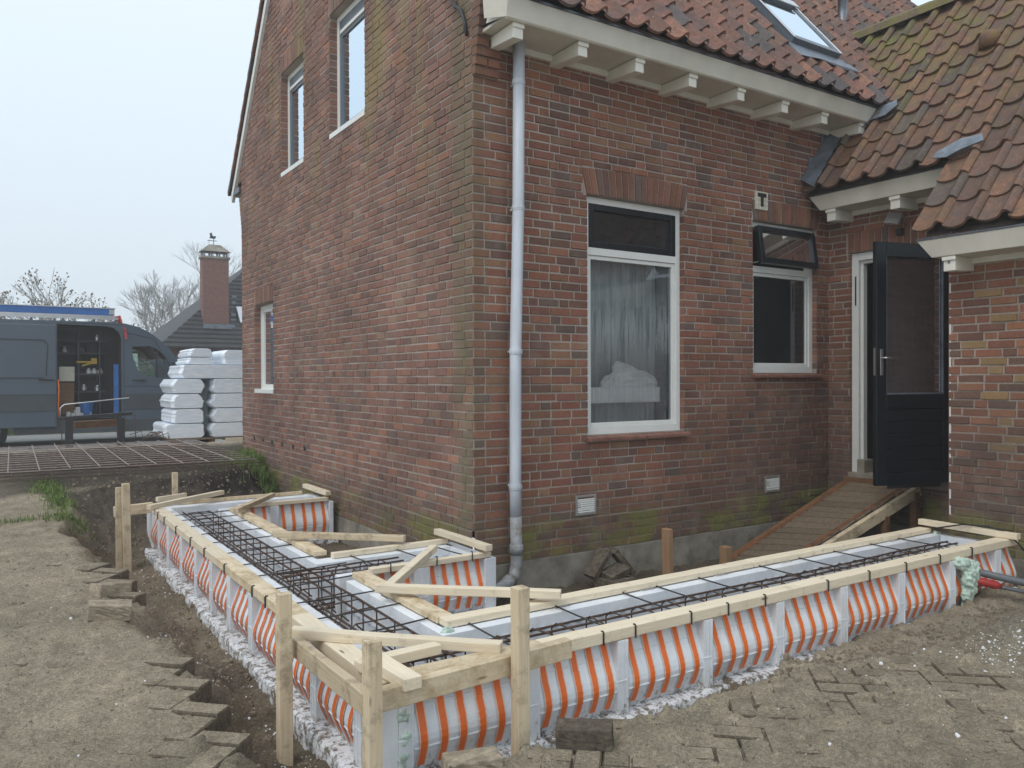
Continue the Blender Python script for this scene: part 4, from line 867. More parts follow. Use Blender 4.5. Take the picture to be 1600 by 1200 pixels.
def wclip(x,y,ax,label):
    m=MB(); z=zp+.0265; h=.048
    if ax==1: P=[(x,y+.045,z-.002),(x,y-.038,z+.002),(x,y-.05,z+.003),(x,y-.053,z-.002),(x,y-.053,z-h-.01)]
    else: P=[(x+.045,y,z-.002),(x-.038,y,z+.002),(x-.05,y,z+.003),(x-.053,y,z-.002),(x-.053,y,z-h-.01)]
    m.tube(P[1:],.0042,6); tag(m.build('wire_clip','clip',None,origin=(x,y,z)),label,'clip',g6)
for i,y in enumerate((2.44,2.14,1.65,1.12,.68,.13,-.49,-.74)): wclip(-1.645,y,0,f'{ORD[i]} black wire clip from the rear on the outer left board')
for i,x in enumerate((-.61,-.42,-.06,.20,.48,1.01,1.40,1.78,2.16,2.55)): wclip(x,-2.122,1,f'{ORD[i]} black wire clip from the left on the outer front board')
for i,x in enumerate((-.84,-.52,-.26)): wclip(x,-.37,1,f'{ORD[i]} black wire clip from the left on the near board of the middle arm')
m=MB(); m.tube([(3.02,-1.66,-1.13),(3.05,-1.85,-1.075),(3.08,-2.02,-1.065),(3.10,-2.15,-1.10),(3.14,-2.22,-1.20),(3.22,-2.25,-1.30)],.006,6); tag(m.build('cable','black',None,smooth=True),'black cable bent over the right end of the formwork','cable')
# conduits at the right
m=MB(); m.tube([(2.50,-2.20,-1.27),(2.60,-2.32,-1.30),(2.72,-2.48,-1.335),(2.78,-2.62,-1.37)],.024,14); m.tube([(2.69,-2.44,-1.328),(2.75,-2.55,-1.350)],.030,14); m.build('x','pvclow') if False else None
MT['conduit']=simple('grey_conduit',(0.13,0.14,0.15),.45,var=.2,kind='World')
tag(m.build('conduit','conduit',None,smooth=True),'thick grey conduit coming out of the green foam','pipe')
m=MB(); m.tube([(2.55,-2.22,-1.36),(2.63,-2.35,-1.37),(2.74,-2.52,-1.40)],.013,10); tag(m.build('conduit','conduit',None,smooth=True),'thin grey conduit below the red cap','pipe')
m=MB(); m.tube([(2.47,-2.20,-1.325),(2.50,-2.235,-1.33),(2.58,-2.31,-1.352),(2.60,-2.33,-1.36)],[.02,.027,.027,.015],12); tag(m.build('pipe_cap','red',None,smooth=True),'red pipe cap beside the grey conduits','cap')
# ---------------------------------------------------------------- paving stones lying about
def stone(c,size,rot,label,seed,mat='darkpaver',group=None):
    r=random.Random(seed); bm=bmesh.new(); bmesh.ops.create_cube(bm,size=1); bmesh.ops.subdivide_edges(bm,edges=bm.edges[:],cuts=7,use_grid_fill=True)
    for v in bm.verts:
        p=Vector(v.co); n=p.normalized(); k=math.sin(p.x*19+seed)*math.cos(p.y*23+seed*2)*math.sin(p.z*17+seed)
        v.co=Vector((p.x*size[0],p.y*size[1],p.z*size[2]))+n*(k*.004+r.uniform(-.0018,.0018))
    me=bpy.data.meshes.new('paving_stone'); bm.to_mesh(me); bm.free(); me.materials.append(MT[mat]); o=bpy.data.objects.new('paving_stone',me); COL.objects.link(o)
    o.location=c; o.rotation_euler=rot; b=o.modifiers.new('b','BEVEL'); b.width=.006; b.segments=2; b.limit_method='ANGLE'; b.angle_limit=math.radians(50); return tag(o,label,'paving stone',group)
gs='paving stones heaped against the footing'
stone((.975,-.20,-1.405),(.25,.11,.045),(.15,-.80,.08),'dark slab leaning to the right at the left of the heap',1,group=gs); stone((1.215,-.20,-1.420),(.27,.11,.045),(.12,.82,-.05),'dark slab leaning to the left at the right of the heap',2,group=gs)
stone((1.09,-.27,-1.475),(.22,.13,.055),(.2,-.22,.1),'flat rounded slab lying between the two leaning slabs',3,group=gs); stone((1.07,-.30,-1.545),(.28,.2,.07),(0,.05,.2),'lowest dark slab of the heap by the footing',4,group=gs)
gl='loose paving stones at the edge of the trench'
stone((-.985,-2.51,-1.370),(.215,.105,.085),(.03,-.05,-.75),'tilted dark paver in front of the stripes',5,group=gl); stone((-1.44,-2.43,-1.40),(.205,.105,.08),(0,.02,-.25),'paver at the bottom edge beside the knotted stake',6,group=gl,mat='paver')
stone((-2.36,-.16,-1.235),(.21,.105,.085),(.08,.12,-.1),'loose paver tipping over the left trench edge',7,group=gl,mat='paver'); stone((-2.30,.33,-1.24),(.21,.105,.08),(-.05,.16,.5),'loose paver sunk in the sand further back on the left edge',8,group=gl,mat='paver')
# ---------------------------------------------------------------- ramp
ramp=empty('wooden_ramp',(3.2,-.6,-1.5),'rust-brown wooden ramp of planks leading up to the open door','ramp')
A=Vector((4.06,-.26,-.985));B=Vector((4.06,-.93,-.965));C_=Vector((2.35,-.26,-1.545));D_=Vector((2.35,-.93,-1.44)); r=random.Random(4)
def rp(u,v,n=0): return A.lerp(C_,u).lerp(B.lerp(D_,u),v)+Vector((0,0,n))
for v0,v1 in((.055,.93),):
    m=MB(); m.poly([rp(0,v0,-.07),rp(0,v1,-.07),rp(1,v1,-.07),rp(1,v0,-.07),rp(0,v0,-.09),rp(0,v1,-.09),rp(1,v1,-.09),rp(1,v0,-.09)],[(0,1,2,3),(4,5,6,7),(0,1,5,4),(1,2,6,5),(2,3,7,6),(3,0,4,7)]); m.build('deck','black',ramp)
for i in range(15):
    u=.03+i*.067; v0=.02+r.uniform(0,.03); v1=.97-r.uniform(0,.04); uu=u+r.uniform(.050,.057); m=MB()
    m.poly([rp(u,v0,.012),rp(u,v1,.012),rp(uu,v1,.010),rp(uu,v0,.010),rp(u,v0,-.012),rp(u,v1,-.012),rp(uu,v1,-.012),rp(uu,v0,-.012)],[(0,1,2,3),(4,5,6,7),(0,1,5,4),(1,2,6,5),(2,3,7,6),(3,0,4,7)]); m.build('plank','rampwood',ramp,bevel=.003)
MT['rust']=simple('rusty_sheet',(0.22,0.085,0.03),.85,var=.45,scale=9,kind='World',bump=.5,stain=((0.10,0.06,0.04),14,.5))
for v in(.0,1.0):
    m=MB(); s=.045; a=rp(0,v,.004);b=rp(1,v,.004); m.beam(a+Vector((0,-.02 if v else .02,-.045)),b+Vector((0,-.02 if v else .02,-.045)),.045,.095); m.build('side_beam','oldwood' if v else 'brownwood',ramp,bevel=.003)
for v in(.07,.91):
    m=MB(); m.poly([rp(0,v-.05,.0135),rp(0,v+.00,.0135),rp(1,v+.02,.0135),rp(1,v-.07,.0135)],[(0,1,2,3)]); m.build('rust_strip','rust',ramp)
m=MB(); m.box((3.95,-.98,-1.66),(4.02,-.93,-1.02)); m.build('leg','brownwood',ramp); m=MB(); m.box((3.5,-.98,-1.66),(3.56,-.93,-1.19)); m.build('leg','brownwood',ramp)
m=MB(); m.box((3.98,-.70,-1.04),(4.08,-.24,-.955)); m.build('top_cleat','brownwood',ramp,bevel=.004)
# ---------------------------------------------------------------- ground
XE_Y=np.array([-6,-3,-2.1,-1.6,-.9,-.6,-.35,0,.3,.8,1.4,2.0,3.0,3.8,4.4,30]); XE_X=np.array([-2.28,-2.26,-2.22,-2.19,-2.16,-2.22,-2.33,-2.25,-2.22,-2.24,-2.36,-2.38,-2.26,-2.30,-2.6,-2.6])
ZL_Y=np.array([-9,-2,0,3,4.6,6,8.5,11,12.2,80]); ZL_Z=np.array([-1.37,-1.34,-1.27,-1.13,-1.02,-.985,-1.0,-1.24,-1.315,-1.315])
def ground(X,Y,fine=True):
    X=np.asarray(X,float);Y=np.asarray(Y,float)
    zl=np.interp(Y,ZL_Y,ZL_Z); right=(X>-1.54)&(Y<-1.5)
    zp=np.where(right,-1.400-.055*sstep(.3,1.0,X)*sstep(-2.75,-2.4,Y)+.0*X,zl)
    wob=fbm(X,Y,2.2,4,3)*.10
    dl=X-np.interp(Y,XE_Y,XE_X)+.07+wob*.8
    wl=.16+.34*sstep(.0,.35,fbm(X*.4,Y,1.3,2,9)+.12)
    dr=np.where(X>-1.56+wob*.3,Y+2.44+.05+wob*.35,np.maximum(Y+3.3+wob,(-1.62-X)*0-9+0*X) )
    edge=np.interp(X,[-1.5,.05,.45,.9,3.5],[-2.42,-2.42,-2.33,-2.20,-2.15]); dr=np.where(X>-1.56,Y-edge+.05+wob*.3,Y+3.6+wob*2)
    wr=np.where(X>-1.56,.10,1.1)
    yb=np.interp(X,[-3,-2.3,-1,-.4,-.1,.2],[3.9,3.95,4.35,4.75,5.6,5.8])
    db=yb-Y+wob*1.6
    m=np.minimum(np.minimum(dl/wl,dr/wr),db/(1.7+.2*sstep(-1.2,0,X))); m=np.clip(m,0,1)
    pit=-1.590+fbm(X,Y,2.4,5,21)*(.05+.16*sstep(2.9,3.6,Y))+fbm(X,Y,8,3,5)*.022
    z=zp+(pit-zp)*sstep(0,1,m)
    rough=.016+.016*right+.030*sstep(.02,.25,m)*(1-.5*sstep(.8,1,m))
    z=z+fbm(X,Y,5,5,33)*rough*1.6+fbm(X,Y,26,3,44)*rough*.9
    flat=sstep(0,.05,m)
    z=z-.006*(1-flat)
    z=np.where(right&(m<.02),z+.03*sstep(2.0,3.4,X)*0,z)
    far=sstep(11.5,12.5,Y); z=z*(1-far)+(-1.318)*far
    return z,m,right
def lines(segs):
    o=[]
    for a,b,s in segs: o+=list(np.arange(a,b,s))
    o.append(segs[-1][1]); return np.array(o)
gx=lines([(-75,-40,15),(-40,-8,4),(-8,-4.2,.12),(-4.2,-3.0,.035),(-3.0,1.2,.017),(1.2,3.6,.028),(3.6,9,.5),(9,40,5),(40,75,10)])
gy=lines([(-20,-6,2),(-6,-4.6,.1),(-4.6,-.2,.017),(-.2,2.5,.03),(2.5,6.2,.045),(6.2,13,.15),(13,40,3),(40,75,7)])
GX,GY=np.meshgrid(gx,gy); GZ,GM,GR=ground(GX,GY)
nx,ny=len(gx),len(gy); idx=np.arange(nx*ny).reshape(ny,nx)
fc=np.stack([idx[:-1,:-1],idx[:-1,1:],idx[1:,1:],idx[1:,:-1]],-1).reshape(-1,4)
# leave a hole under the house so that rooms and the footing stay clear
cx=(GX[:-1,:-1]+GX[1:,1:])/2; cy=(GY[:-1,:-1]+GY[1:,1:])/2; keep=~((cx>.15)&(cx<8.8)&(cy>.15)&(cy<6.0)).reshape(-1); fc=fc[keep]
me=bpy.data.meshes.new('ground'); me.vertices.add(nx*ny); me.vertices.foreach_set('co',np.stack([GX,GY,GZ],-1).reshape(-1).astype(np.float32))
me.loops.add(len(fc)*4); me.loops.foreach_set('vertex_index',fc.reshape(-1).astype(np.int32)); me.polygons.add(len(fc)); me.polygons.foreach_set('loop_start',np.arange(0,len(fc)*4,4,dtype=np.int32)); me.polygons.foreach_set('loop_total',np.full(len(fc),4,dtype=np.int32))
me.update(calc_edges=True); me.polygons.foreach_set('use_smooth',[True]*len(fc))
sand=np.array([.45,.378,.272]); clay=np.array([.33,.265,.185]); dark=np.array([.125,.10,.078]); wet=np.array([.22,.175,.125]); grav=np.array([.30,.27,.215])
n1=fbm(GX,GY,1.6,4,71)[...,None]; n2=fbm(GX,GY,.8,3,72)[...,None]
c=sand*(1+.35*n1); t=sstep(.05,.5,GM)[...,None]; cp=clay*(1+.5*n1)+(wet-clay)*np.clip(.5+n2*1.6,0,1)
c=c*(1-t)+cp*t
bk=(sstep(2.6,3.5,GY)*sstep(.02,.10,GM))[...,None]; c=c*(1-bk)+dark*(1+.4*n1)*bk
bk2=(sstep(3.7,4.1,GY+n1[...,0]*.5)*sstep(-3.6,-2.4,GX)*(1-sstep(7.5,8.5,GY)))[...,None]*.85; c=c*(1-bk2)+dark*.32*bk2
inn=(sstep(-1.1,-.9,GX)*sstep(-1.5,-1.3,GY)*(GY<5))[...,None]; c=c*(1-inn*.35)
g=(sstep(1.0,2.2,GX+n1[...,0]*1.5)*(1-sstep(-2.5,-2.2,GY)))[...,None]*.6; c=c*(1-g)+grav*g
far=sstep(8.5,11,GY)[...,None]; c=c*(1-far)+np.array([.17,.16,.125])*far
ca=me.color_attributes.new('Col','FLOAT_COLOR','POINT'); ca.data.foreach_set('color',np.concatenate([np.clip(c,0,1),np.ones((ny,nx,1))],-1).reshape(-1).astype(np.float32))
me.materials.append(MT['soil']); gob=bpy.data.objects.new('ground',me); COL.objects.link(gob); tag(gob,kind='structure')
m=MB(); m.box((-60,12.3,-1.36),(60,17.2,-1.300)); tag(m.build('road','road'),kind='structure')
# herringbone paving laid at 45 degrees
def paving(test,seed,zf,box):
    r=random.Random(seed); mb=MB(); w=.1045; c45=math.cos(math.radians(45+(seed-60)*1.5)); s45=math.sin(math.radians(45+(seed-60)*1.5)); x0,x1,y0,y1=box; R=int(max(x1-x0,y1-y0)/w)+4; ox,oy=(x0+x1)/2,(y0+y1)/2
    for i in range(-R,R):
        for j in range(-R//2,R//2):
            bx,by=i+2*j,-i+2*j
            for (a,b,cw_,ch) in((0,0,2,1),(2,0,1,2)):
                u0,v0=(bx+a)*w,(by+b)*w; u1,v1=u0+cw_*w,v0+ch*w; uc,vc=(u0+u1)/2,(v0+v1)/2
                X=ox+uc*c45-vc*s45; Y=oy+uc*s45+vc*c45
                if not(x0<X<x1 and y0<Y<y1) or not test(X,Y): continue
                zc=zf(X,Y)+r.uniform(-.006,.003); tx,ty=r.uniform(-.014,.014),r.uniform(-.014,.014); g_=.003; e=.005; vs=[]
                for (zz,inset) in((-.085,0),(-.006,0),(0,e)):
                    for (u,v) in((u0+g_+inset,v0+g_+inset),(u1-g_-inset,v0+g_+inset),(u1-g_-inset,v1-g_-inset),(u0+g_+inset,v1-g_-inset)):
                        u+=r.uniform(-.0018,.0018); v+=r.uniform(-.0018,.0018)
                        vs.append((ox+u*c45-v*s45,oy+u*s45+v*c45,zc+zz+tx*(u-uc)+ty*(v-vc)))
                kk=r.uniform(.85,1.12); mb.poly(vs,[(8,9,10,11)],(.43*kk,.36*kk,.26*kk)); mb.poly(vs,[(4,5,9,8),(5,6,10,9),(6,7,11,10),(7,4,8,11),(0,1,5,4),(1,2,6,5),(2,3,7,6),(3,0,4,7)],(.22,.178,.13))
    return tag(mb.build('paving','soil'),kind='structure')
def xe(y): return float(np.interp(y,XE_Y,XE_X))
def zfl(X,Y): return float(np.interp(Y,ZL_Y,ZL_Z))-.019+.023*float(sstep(-.22,-.03,X-xe(Y)))
rj=random.Random(9)
paving(lambda X,Y:X<xe(Y)-.0+.06*math.sin(Y*3.1) and not(-.62<Y<-.12 and X>-2.42),61,zfl,(-3.5,-2.0,-4.0,1.55))
paving(lambda X,Y:Y<-2.47+.015*math.sin(X*5) and X>-1.50 and X<1.15 and Y<-2.47-.22*float(sstep(.2,1.,X)) and not(-1.08<X<-.86 and Y>-2.62),62,lambda X,Y:-1.4085+.007*float(sstep(-2.75,-2.5,Y))+.012*float(fbm(X,Y,1.6,2,55)),(-1.6,2.1,-4.2,-2.35))
# crumbs of foam and small stones
def scatter(name,n,fn,size,mat,seed,label,cat):
    r=random.Random(seed); mb=MB(); P=[fn(r) for _ in range(n)]; Z=ground(np.array([p[0] for p in P]),np.array([p[1] for p in P]))[0]
    for (x,y),z in zip(P,Z):
        s=size*math.exp(r.gauss(0,.55)); q=[(r.uniform(.6,1)*s*math.cos(k*1.2566+r.uniform(-.2,.2)),r.uniform(.6,1)*s*math.sin(k*1.2566)) for k in range(5)]
        z=float(z)+.001; vs=[(x+a,y+b,z-.3*s) for a,b in q]+[(x+a*.8,y+b*.8,z+s*r.uniform(.3,.6)) for a,b in q]+[(x,y,z+s*.75)]
        mb.poly(vs,[(i,(i+1)%5,(i+1)%5+5,i+5) for i in range(5)]+[(i+5,(i+1)%5+5,10) for i in range(5)])
    o=mb.build(name,mat,smooth=False); tag(o,label,cat,kind='stuff'); return o
def anyw(r):
    t=r.random()
    if t<.35: return (r.uniform(-3.6,-2.2),r.uniform(-4.2,1.5))
    if t<.75: return (r.uniform(-1.4,2.8),-2.5-abs(r.gauss(0,.7)))
    return (r.uniform(-2.25,-1.8),r.uniform(-2.6,3))
def dusty(r):
    t=r.random()
    if t<.55: return (r.gauss(1.75,.4),r.gauss(-2.95,.16))
    if t<.8: return (r.uniform(-2.15,-1.76),r.uniform(-2.5,2.8))
    return anyw(r)
scatter('gravel',6500,anyw,.0040,'stone',1,'small stones and grit lying on the sandy ground','gravel'); scatter('foam_crumbs',1900,dusty,.0030,'crumb',2,'white crumbs of foam scattered over the soil','foam crumbs')
scatter('soil_clods',2600,lambda r:(r.uniform(-2.15,-1.72),r.uniform(-2.9,3.2)) if r.random()<.40 else (r.uniform(-2.2,.0),r.uniform(3.0,4.6)) if r.random()<.5 else (r.uniform(.2,2.6),-2.32-abs(r.gauss(0,.22))),.009,'soilclod' if 'soilclod' in MT else MT.setdefault('soilclod',simple('soil_clod',(0.23,0.185,0.13),.95,var=.4,scale=30,bump=.8,kind='World')),3,'dark clods of dug soil in the trench','soil')
# grass
def grass(name,pts,label,h=.09,seed=1,dens=900):
    r=random.Random(seed); mb=MB(); P=[]
    for (cx_,cy_,rx,ry,k) in pts:
        for _ in range(int(dens*k)): P.append((cx_+r.gauss(0,rx),cy_+r.gauss(0,ry)))
    Z=ground(np.array([p[0] for p in P]),np.array([p[1] for p in P]))[0]
    for (x,y),z in zip(P,Z):
        if x>-.02: x=-.02-r.random()*.05
        a=r.uniform(0,6.28); l=h*r.uniform(.4,1.3); b=r.uniform(.15,.8)*l; w=.0035; dx,dy=math.cos(a),math.sin(a); z=float(z)-.005
        mb.face([(x-dy*w,y+dx*w,z),(x+dy*w,y-dx*w,z),(x+dy*w*.7+dx*b*.4,y-dx*w*.7+dy*b*.4,z+l*.7),(x-dy*w*.7+dx*b*.4,y+dx*w*.7+dy*b*.4,z+l*.7)])
        mb.face([(x-dy*w*.7+dx*b*.4,y+dx*w*.7+dy*b*.4,z+l*.7),(x+dy*w*.7+dx*b*.4,y-dx*w*.7+dy*b*.4,z+l*.7),(x+dx*b,y+dy*b,z+l)])
    tag(mb.build(name,'grass',normals=False),label,'grass',kind='stuff')
grass('grass',[(-2.42,4.05,.07,.22,1),(-2.36,3.45,.06,.22,1),(-2.34,2.75,.10,.08,.5),(-2.75,2.7,.22,.03,.2)],'short green grass on the edge of the sandy ground',.045,1,900)
grass('grass',[(-.10,5.2,.07,.32,1.4),(-.12,4.55,.08,.2,1),(-.30,4.9,.15,.25,.6)],'green grass clump at the foot of the side wall',.12,2,900)
# ---------------------------------------------------------------- steel mats in front of the van
def mat_(z,x0,x1,y0,y1,px,py,label,seed,rot=0,skew=0,RB=.0045,mt='rebar'):
    r=random.Random(seed); m=MB(); cr,sr=math.cos(rot),math.sin(rot); cx_,cy_=(x0+x1)/2,(y0+y1)/2
    f=lambda x,y,dz=0:(cx_+(x-cx_)*cr-(y-cy_)*sr+skew*(y-cy_),cy_+(x-cx_)*sr+(y-cy_)*cr,z+dz+.008*math.sin(x*3+seed))
    x=x0
    while x<x1: m.tube([f(x,y0),f(x,(y0+y1)/2),f(x,y1)],RB,4); x+=px
    y=y0+.05
    while y<y1: m.tube([f(x0,y,-.009)]+[f(x0+(x1-x0)*q/4,y,-.009) for q in(1,2,3)]+[f(x1,y,-.009)],RB*.8,4); y+=py
    tag(m.build('steel_mat',mt,origin=(cx_,cy_,z)),label,'steel mat','welded steel mats stacked in front of the van')
MT['rebarsheen']=simple('sheen_rusty_steel',(0.36,0.29,0.26),.7,metal=.2,var=.4,scale=20,kind='World')  # paler than the lower mats, light reflection on the bars put into the colour
mat_(-.900,-4.6,-.30,4.35,8.1,.27,.27,'topmost rusty welded steel mat of the stack',1,-.02,.0,.0062,'rebarsheen')
mat_(-.945,-4.5,-.22,4.30,8.0,.60,.33,'second rusty welded steel mat of the stack',2,-.01); mat_(-.965,-4.7,-.26,4.22,8.05,.60,.36,'rusty welded steel mat lower in the stack',3,-.04); mat_(-.978,-4.55,-.35,4.25,7.9,.70,.40,'lowest rusty welded steel mat on the soil',4,.02)
m=MB(); r=random.Random(6)
for i in range(14):
    x=-.95+r.uniform(0,.75); y=9.3+r.uniform(-.3,.5); a=r.uniform(0,3.14); m.tube([(x,y,-1.0+r.uniform(0,.03)),(x+.10*math.cos(a)+.05,y+.1*math.sin(a),-.86),(x+.28*math.cos(a),y+.2*math.sin(a),-.90+r.uniform(-.08,.05))],.006,4)
tag(m.build('rebar_offcuts','rebar'),'tangle of bent rebar offcuts between the black posts and the white foam stack','rebar')
# black steel trestle
tr=empty('trestle',(-1.5,9.5,-1.05),'black steel trestle with two posts and a thin hoop in front of the open van','trestle')
for x in(-1.845,-1.10): m=MB(); m.box((x-.055,9.44,-1.12),(x+.055,9.56,-.615)); m.build('post','black',tr,bevel=.006)
m=MB(); m.beam((-1.99,9.5,-.605),(-.93,9.5,-.545),.12,.055); m.build('beam','black',tr,bevel=.005); 
m=MB(); m.tube([(-1.97,9.46,-.60),(-1.965,9.46,-.43),(-1.91,9.46,-.38),(-1.5,9.46,-.34),(-.98,9.46,-.285)],.010,6); m.build('hoop','alu',tr,smooth=True)
m=MB(); m.beam((-1.75,9.7,-.72),(-1.0,9.7,-.69),.12,.11); m.build('cross_timber','brownwood',tr)
m=MB(); m.tube([(-1.96,9.45,-.60),(-1.94,9.45,-1.05)],.008,5); m.build('leg','rebar',tr); m=MB(); m.tube([(-.90,9.45,-.55),(-.885,9.45,-1.05)],.008,5); m.build('leg','rebar',tr)
# ---------------------------------------------------------------- foam stack on pallets
gF='white foam elements stacked on pallets'
def felem(x0,x1,y0,y1,z,h,label,seed,lob=3):
    r=random.Random(seed); n=18; pr=[]
    def edge(t,s): return .030*abs(math.sin(math.pi*t*1.0))**.6*s
    L=[];Rr=[]
    for i in range(n+1):
        t=i/n; b=(.050*math.sin(math.pi*min(1,t*1.02))**.55-.012+.012*math.sin(t*9+seed)); b-=.05*((seed*7)%3)/3*(t>.5); L.append((x0-b+r.uniform(-.003,.003),z+.004+(h-.008)*t)); Rr.append((x1+b+r.uniform(-.003,.003),z+.004+(h-.008)*t))
    poly=L+Rr[::-1]; vs=[];K=10
    for j in range(K+1):
        y=y0+(y1-y0)*j/K; e=.0 if 0<j<K else .035
        for (x,zz) in poly: vs.append((x+(e if x<(x0+x1)/2 else -e),y,zz+(0 if 0<j<K else (.0))))
    N=len(poly); fs=[tuple(range(N))[::-1],tuple(range(K*N,K*N+N))]+[(j*N+i,j*N+(i+1)%N,(j+1)*N+(i+1)%N,(j+1)*N+i) for j in range(K) for i in range(N)]
    m=MB(); m.poly(vs,fs); o=m.build('foam_element','film',smooth=False,bevel=.006,origin=((x0+x1)/2,(y0+y1)/2,z)); tag(o,label,'foam block',gF)
z=-.975; r=random.Random(12); nm=['lowest','second','third','fourth']
for k in range(4):
    xo=[-.46,-.33,-.35,-.33][k]; felem(xo,.13,9.2,10.4,z,.245,f'left-hand film-wrapped foam block, {nm[k]} layer of the stack',k); felem(.26+.03*(k%2),1.0,9.2,10.4,z,.245,f'right-hand film-wrapped foam block, {nm[k]} layer of the stack',k+9); z+=.25
felem(-.20,.99,9.2,10.4,z,.23,'wide foam block lying across both columns of the stack',30); z+=.235
felem(-.09,.30,9.25,10.3,z,.125,'lower of the two small foam pieces on the left top of the stack',31); felem(-.06,.29,9.25,10.3,z+.128,.15,'uppermost small foam piece on the left top of the stack',32); felem(.49,1.0,9.25,10.3,z,.26,'foam piece on the right top of the stack beside the brick wall',33)
m=MB(); m.box((.14,9.5,-.9),(.26,10.3,.02)); tag(m.build('film_wrap','curtain'),'bluish stretch film between the two columns of foam','film')
pl=empty('pallet',(.3,9.8,-1.1),'wooden pallet under the stack of white foam','pallet')
for x in(-.30,.20,.62): m=MB(); m.box((x,9.15,-1.075),(x+.10,10.4,-1.0)); m.build('block','brownwood',pl)
m=MB(); m.box((-.42,9.12,-1.0),(1.0,10.42,-.978)); m.build('deck','rampwood',pl)
m=MB(); m.box((.46,9.05,-1.08),(.95,9.14,-.99)); tag(m.build('batten','pine'),'short pale timber end at the foot of the foam stack','batten')
# ---------------------------------------------------------------- van
van=empty('parked_van',(-1.9,14.2,-1.31),'dark blue-grey panel van with its side door slid open','van')
def plate(m,outer,holes,y0,y1):
    bm=bmesh.new(); es=[]
    for loop in [outer]+holes:
        vs=[bm.verts.new((x,0,z)) for x,z in loop]
        for i in range(len(vs)): es.append(bm.edges.new((vs[i],vs[(i+1)%len(vs)])))
    bmesh.ops.triangle_fill(bm,use_beauty=True,use_dissolve=False,edges=es); bm.verts.index_update()
    V=[(v.co.x,v.co.z) for v in bm.verts]; T=[tuple(v.index for v in f.verts) for f in bm.faces]; bm.free()
    n=len(V); m.poly([(x,y0,z) for x,z in V]+[(x,y1,z) for x,z in V],T+[tuple(i+n for i in t) for t in T])
    for loop in [outer]+holes:
        for i in range(len(loop)): a=loop[i];b=loop[(i+1)%len(loop)]; m.face([(a[0],y0,a[1]),(b[0],y0,b[1]),(b[0],y1,b[1]),(a[0],y1,a[1])])
Vy0,Vy1=13.2,15.2
OUT=[(-5.4,-.95),(-5.45,.9),(-5.3,1.12),(-5.1,1.17),(-.85,1.19),(-.55,1.17),(-.31,1.11),(-.12,1.02),(.05,.90),(.27,.70),(.48,.43),(.80,.20),(1.2,.10),(1.38,-.05),(1.44,-.4),(1.42,-1.0),(1.12,-1.02)]
def arc(cx_,cz,r_,a0,a1,n=8): return [(cx_+r_*math.cos(math.radians(a0+(a1-a0)*i/n)),cz+r_*math.sin(math.radians(a0+(a1-a0)*i/n))) for i in range(n+1)]
OUT+=arc(.72,-1.0,.41,0,180)+[(-2.50,-1.03)]+arc(-2.95,-1.0,.42,0,180)
OPEN=[(-1.77,-.76),(-.62,-.76),(-.62,.86),(-.66,.98),(-.76,1.07),(-.90,1.10),(-1.77,1.12)]
WIN=[(-.42,.70),(-.10,.715),(.06,.66),(.20,.50),(.32,.26),(.32,.06),(.06,.06),(-.24,.11),(-.31,.20),(-.40,.45)]
m=MB(); plate(m,OUT,[OPEN,WIN],Vy0,Vy0+.05); plate(m,OUT,[WIN],Vy1-.05,Vy1)
top=OUT[:17]; 
for a,b in zip(top,top[1:]): 
    if a[0]==.27 : continue
    m.face([(a[0],Vy0+.01,a[1]),(b[0],Vy0+.01,b[1]),(b[0],Vy1-.01,b[1]),(a[0],Vy1-.01,a[1])])
m.face([(-5.4,Vy0,-.9),(1.1,Vy0,-.9),(1.1,Vy1,-.9),(-5.4,Vy1,-.9)]); body=m.build('body','van',van)
m=MB(); m.box((-5.44,Vy0-.012,-.60),(-3.40,Vy0+.0,-.28)); m.box((-.60,Vy0-.012,-.60),(.27,Vy0,-.28)); m.box((-2.50,Vy0-.006,-1.05),(.30,Vy0+.04,-.80)); m.build('side_trim','vanlow',van,bevel=.004)
m=MB()
for x0_,z0_,x1_,z1_ in((-.58,-.95,-.575,1.0),(.36,-.9,.365,.2),(-1.79,1.135,-.6,1.142),(-5.2,.93,-1.8,.937)): m.box((x0_,Vy0-.003,z0_),(x1_+.006,Vy0,z1_+.004))
m.beam((-.58,Vy0-.002,1.0),(.0,Vy0-.002,.86),.004,.012); m.beam((.0,Vy0-.002,.86),(.37,Vy0-.002,.2),.004,.012); m.beam((-.57,Vy0-.002,-.12),(1.3,Vy0-.002,-.15),.004,.010)
m.build('panel_gap','black',van)
m=MB(); m.box((-3.0,Vy0-.085,-.92),(-1.785,Vy0-.03,1.10)); sdoor=m.build('side_door','van',van,bevel=.02); sdoor['label']='sliding side door pushed back along the van'
m=MB(); 
for a,b in(((-3.0,.80),(-2.0,.79)),((-2.0,.79),(-1.935,.70)),((-1.935,.70),(-1.97,.10)),((-2.0,.05),(-3.0,.05)),((-2.97,-.28),(-1.80,-.28))): m.beam((a[0],Vy0-.089,a[1]),(b[0],Vy0-.089,b[1]),.012,.016)
m.build('pressing','black',sdoor)
m=MB(); m.box((-2.98,Vy0-.10,-.60),(-1.80,Vy0-.086,-.29)); m.build('door_trim','vanlow',sdoor,bevel=.004)
m=MB(); m.beam((-2.10,Vy0-.11,.02),(-1.83,Vy0-.11,.01),.03,.030); m.build('handle','black',sdoor,bevel=.006)
m=MB(); m.beam((-.42,Vy0-.02,.0),(-.16,Vy0-.02,.0),.03,.030); m.build('handle','black',van,bevel=.006)
def pl2(m,poly,y): m.poly([(x,y,z) for x,z in poly]+[(x,y+.006,z) for x,z in poly],[tuple(range(len(poly))),tuple(range(len(poly),2*len(poly)))])
m=MB(); pl2(m,WIN,Vy0+.02); m.build('side_window','vanglass',van); m=MB(); pl2(m,WIN,Vy1-.03); m.build('side_window','vanglass',van)
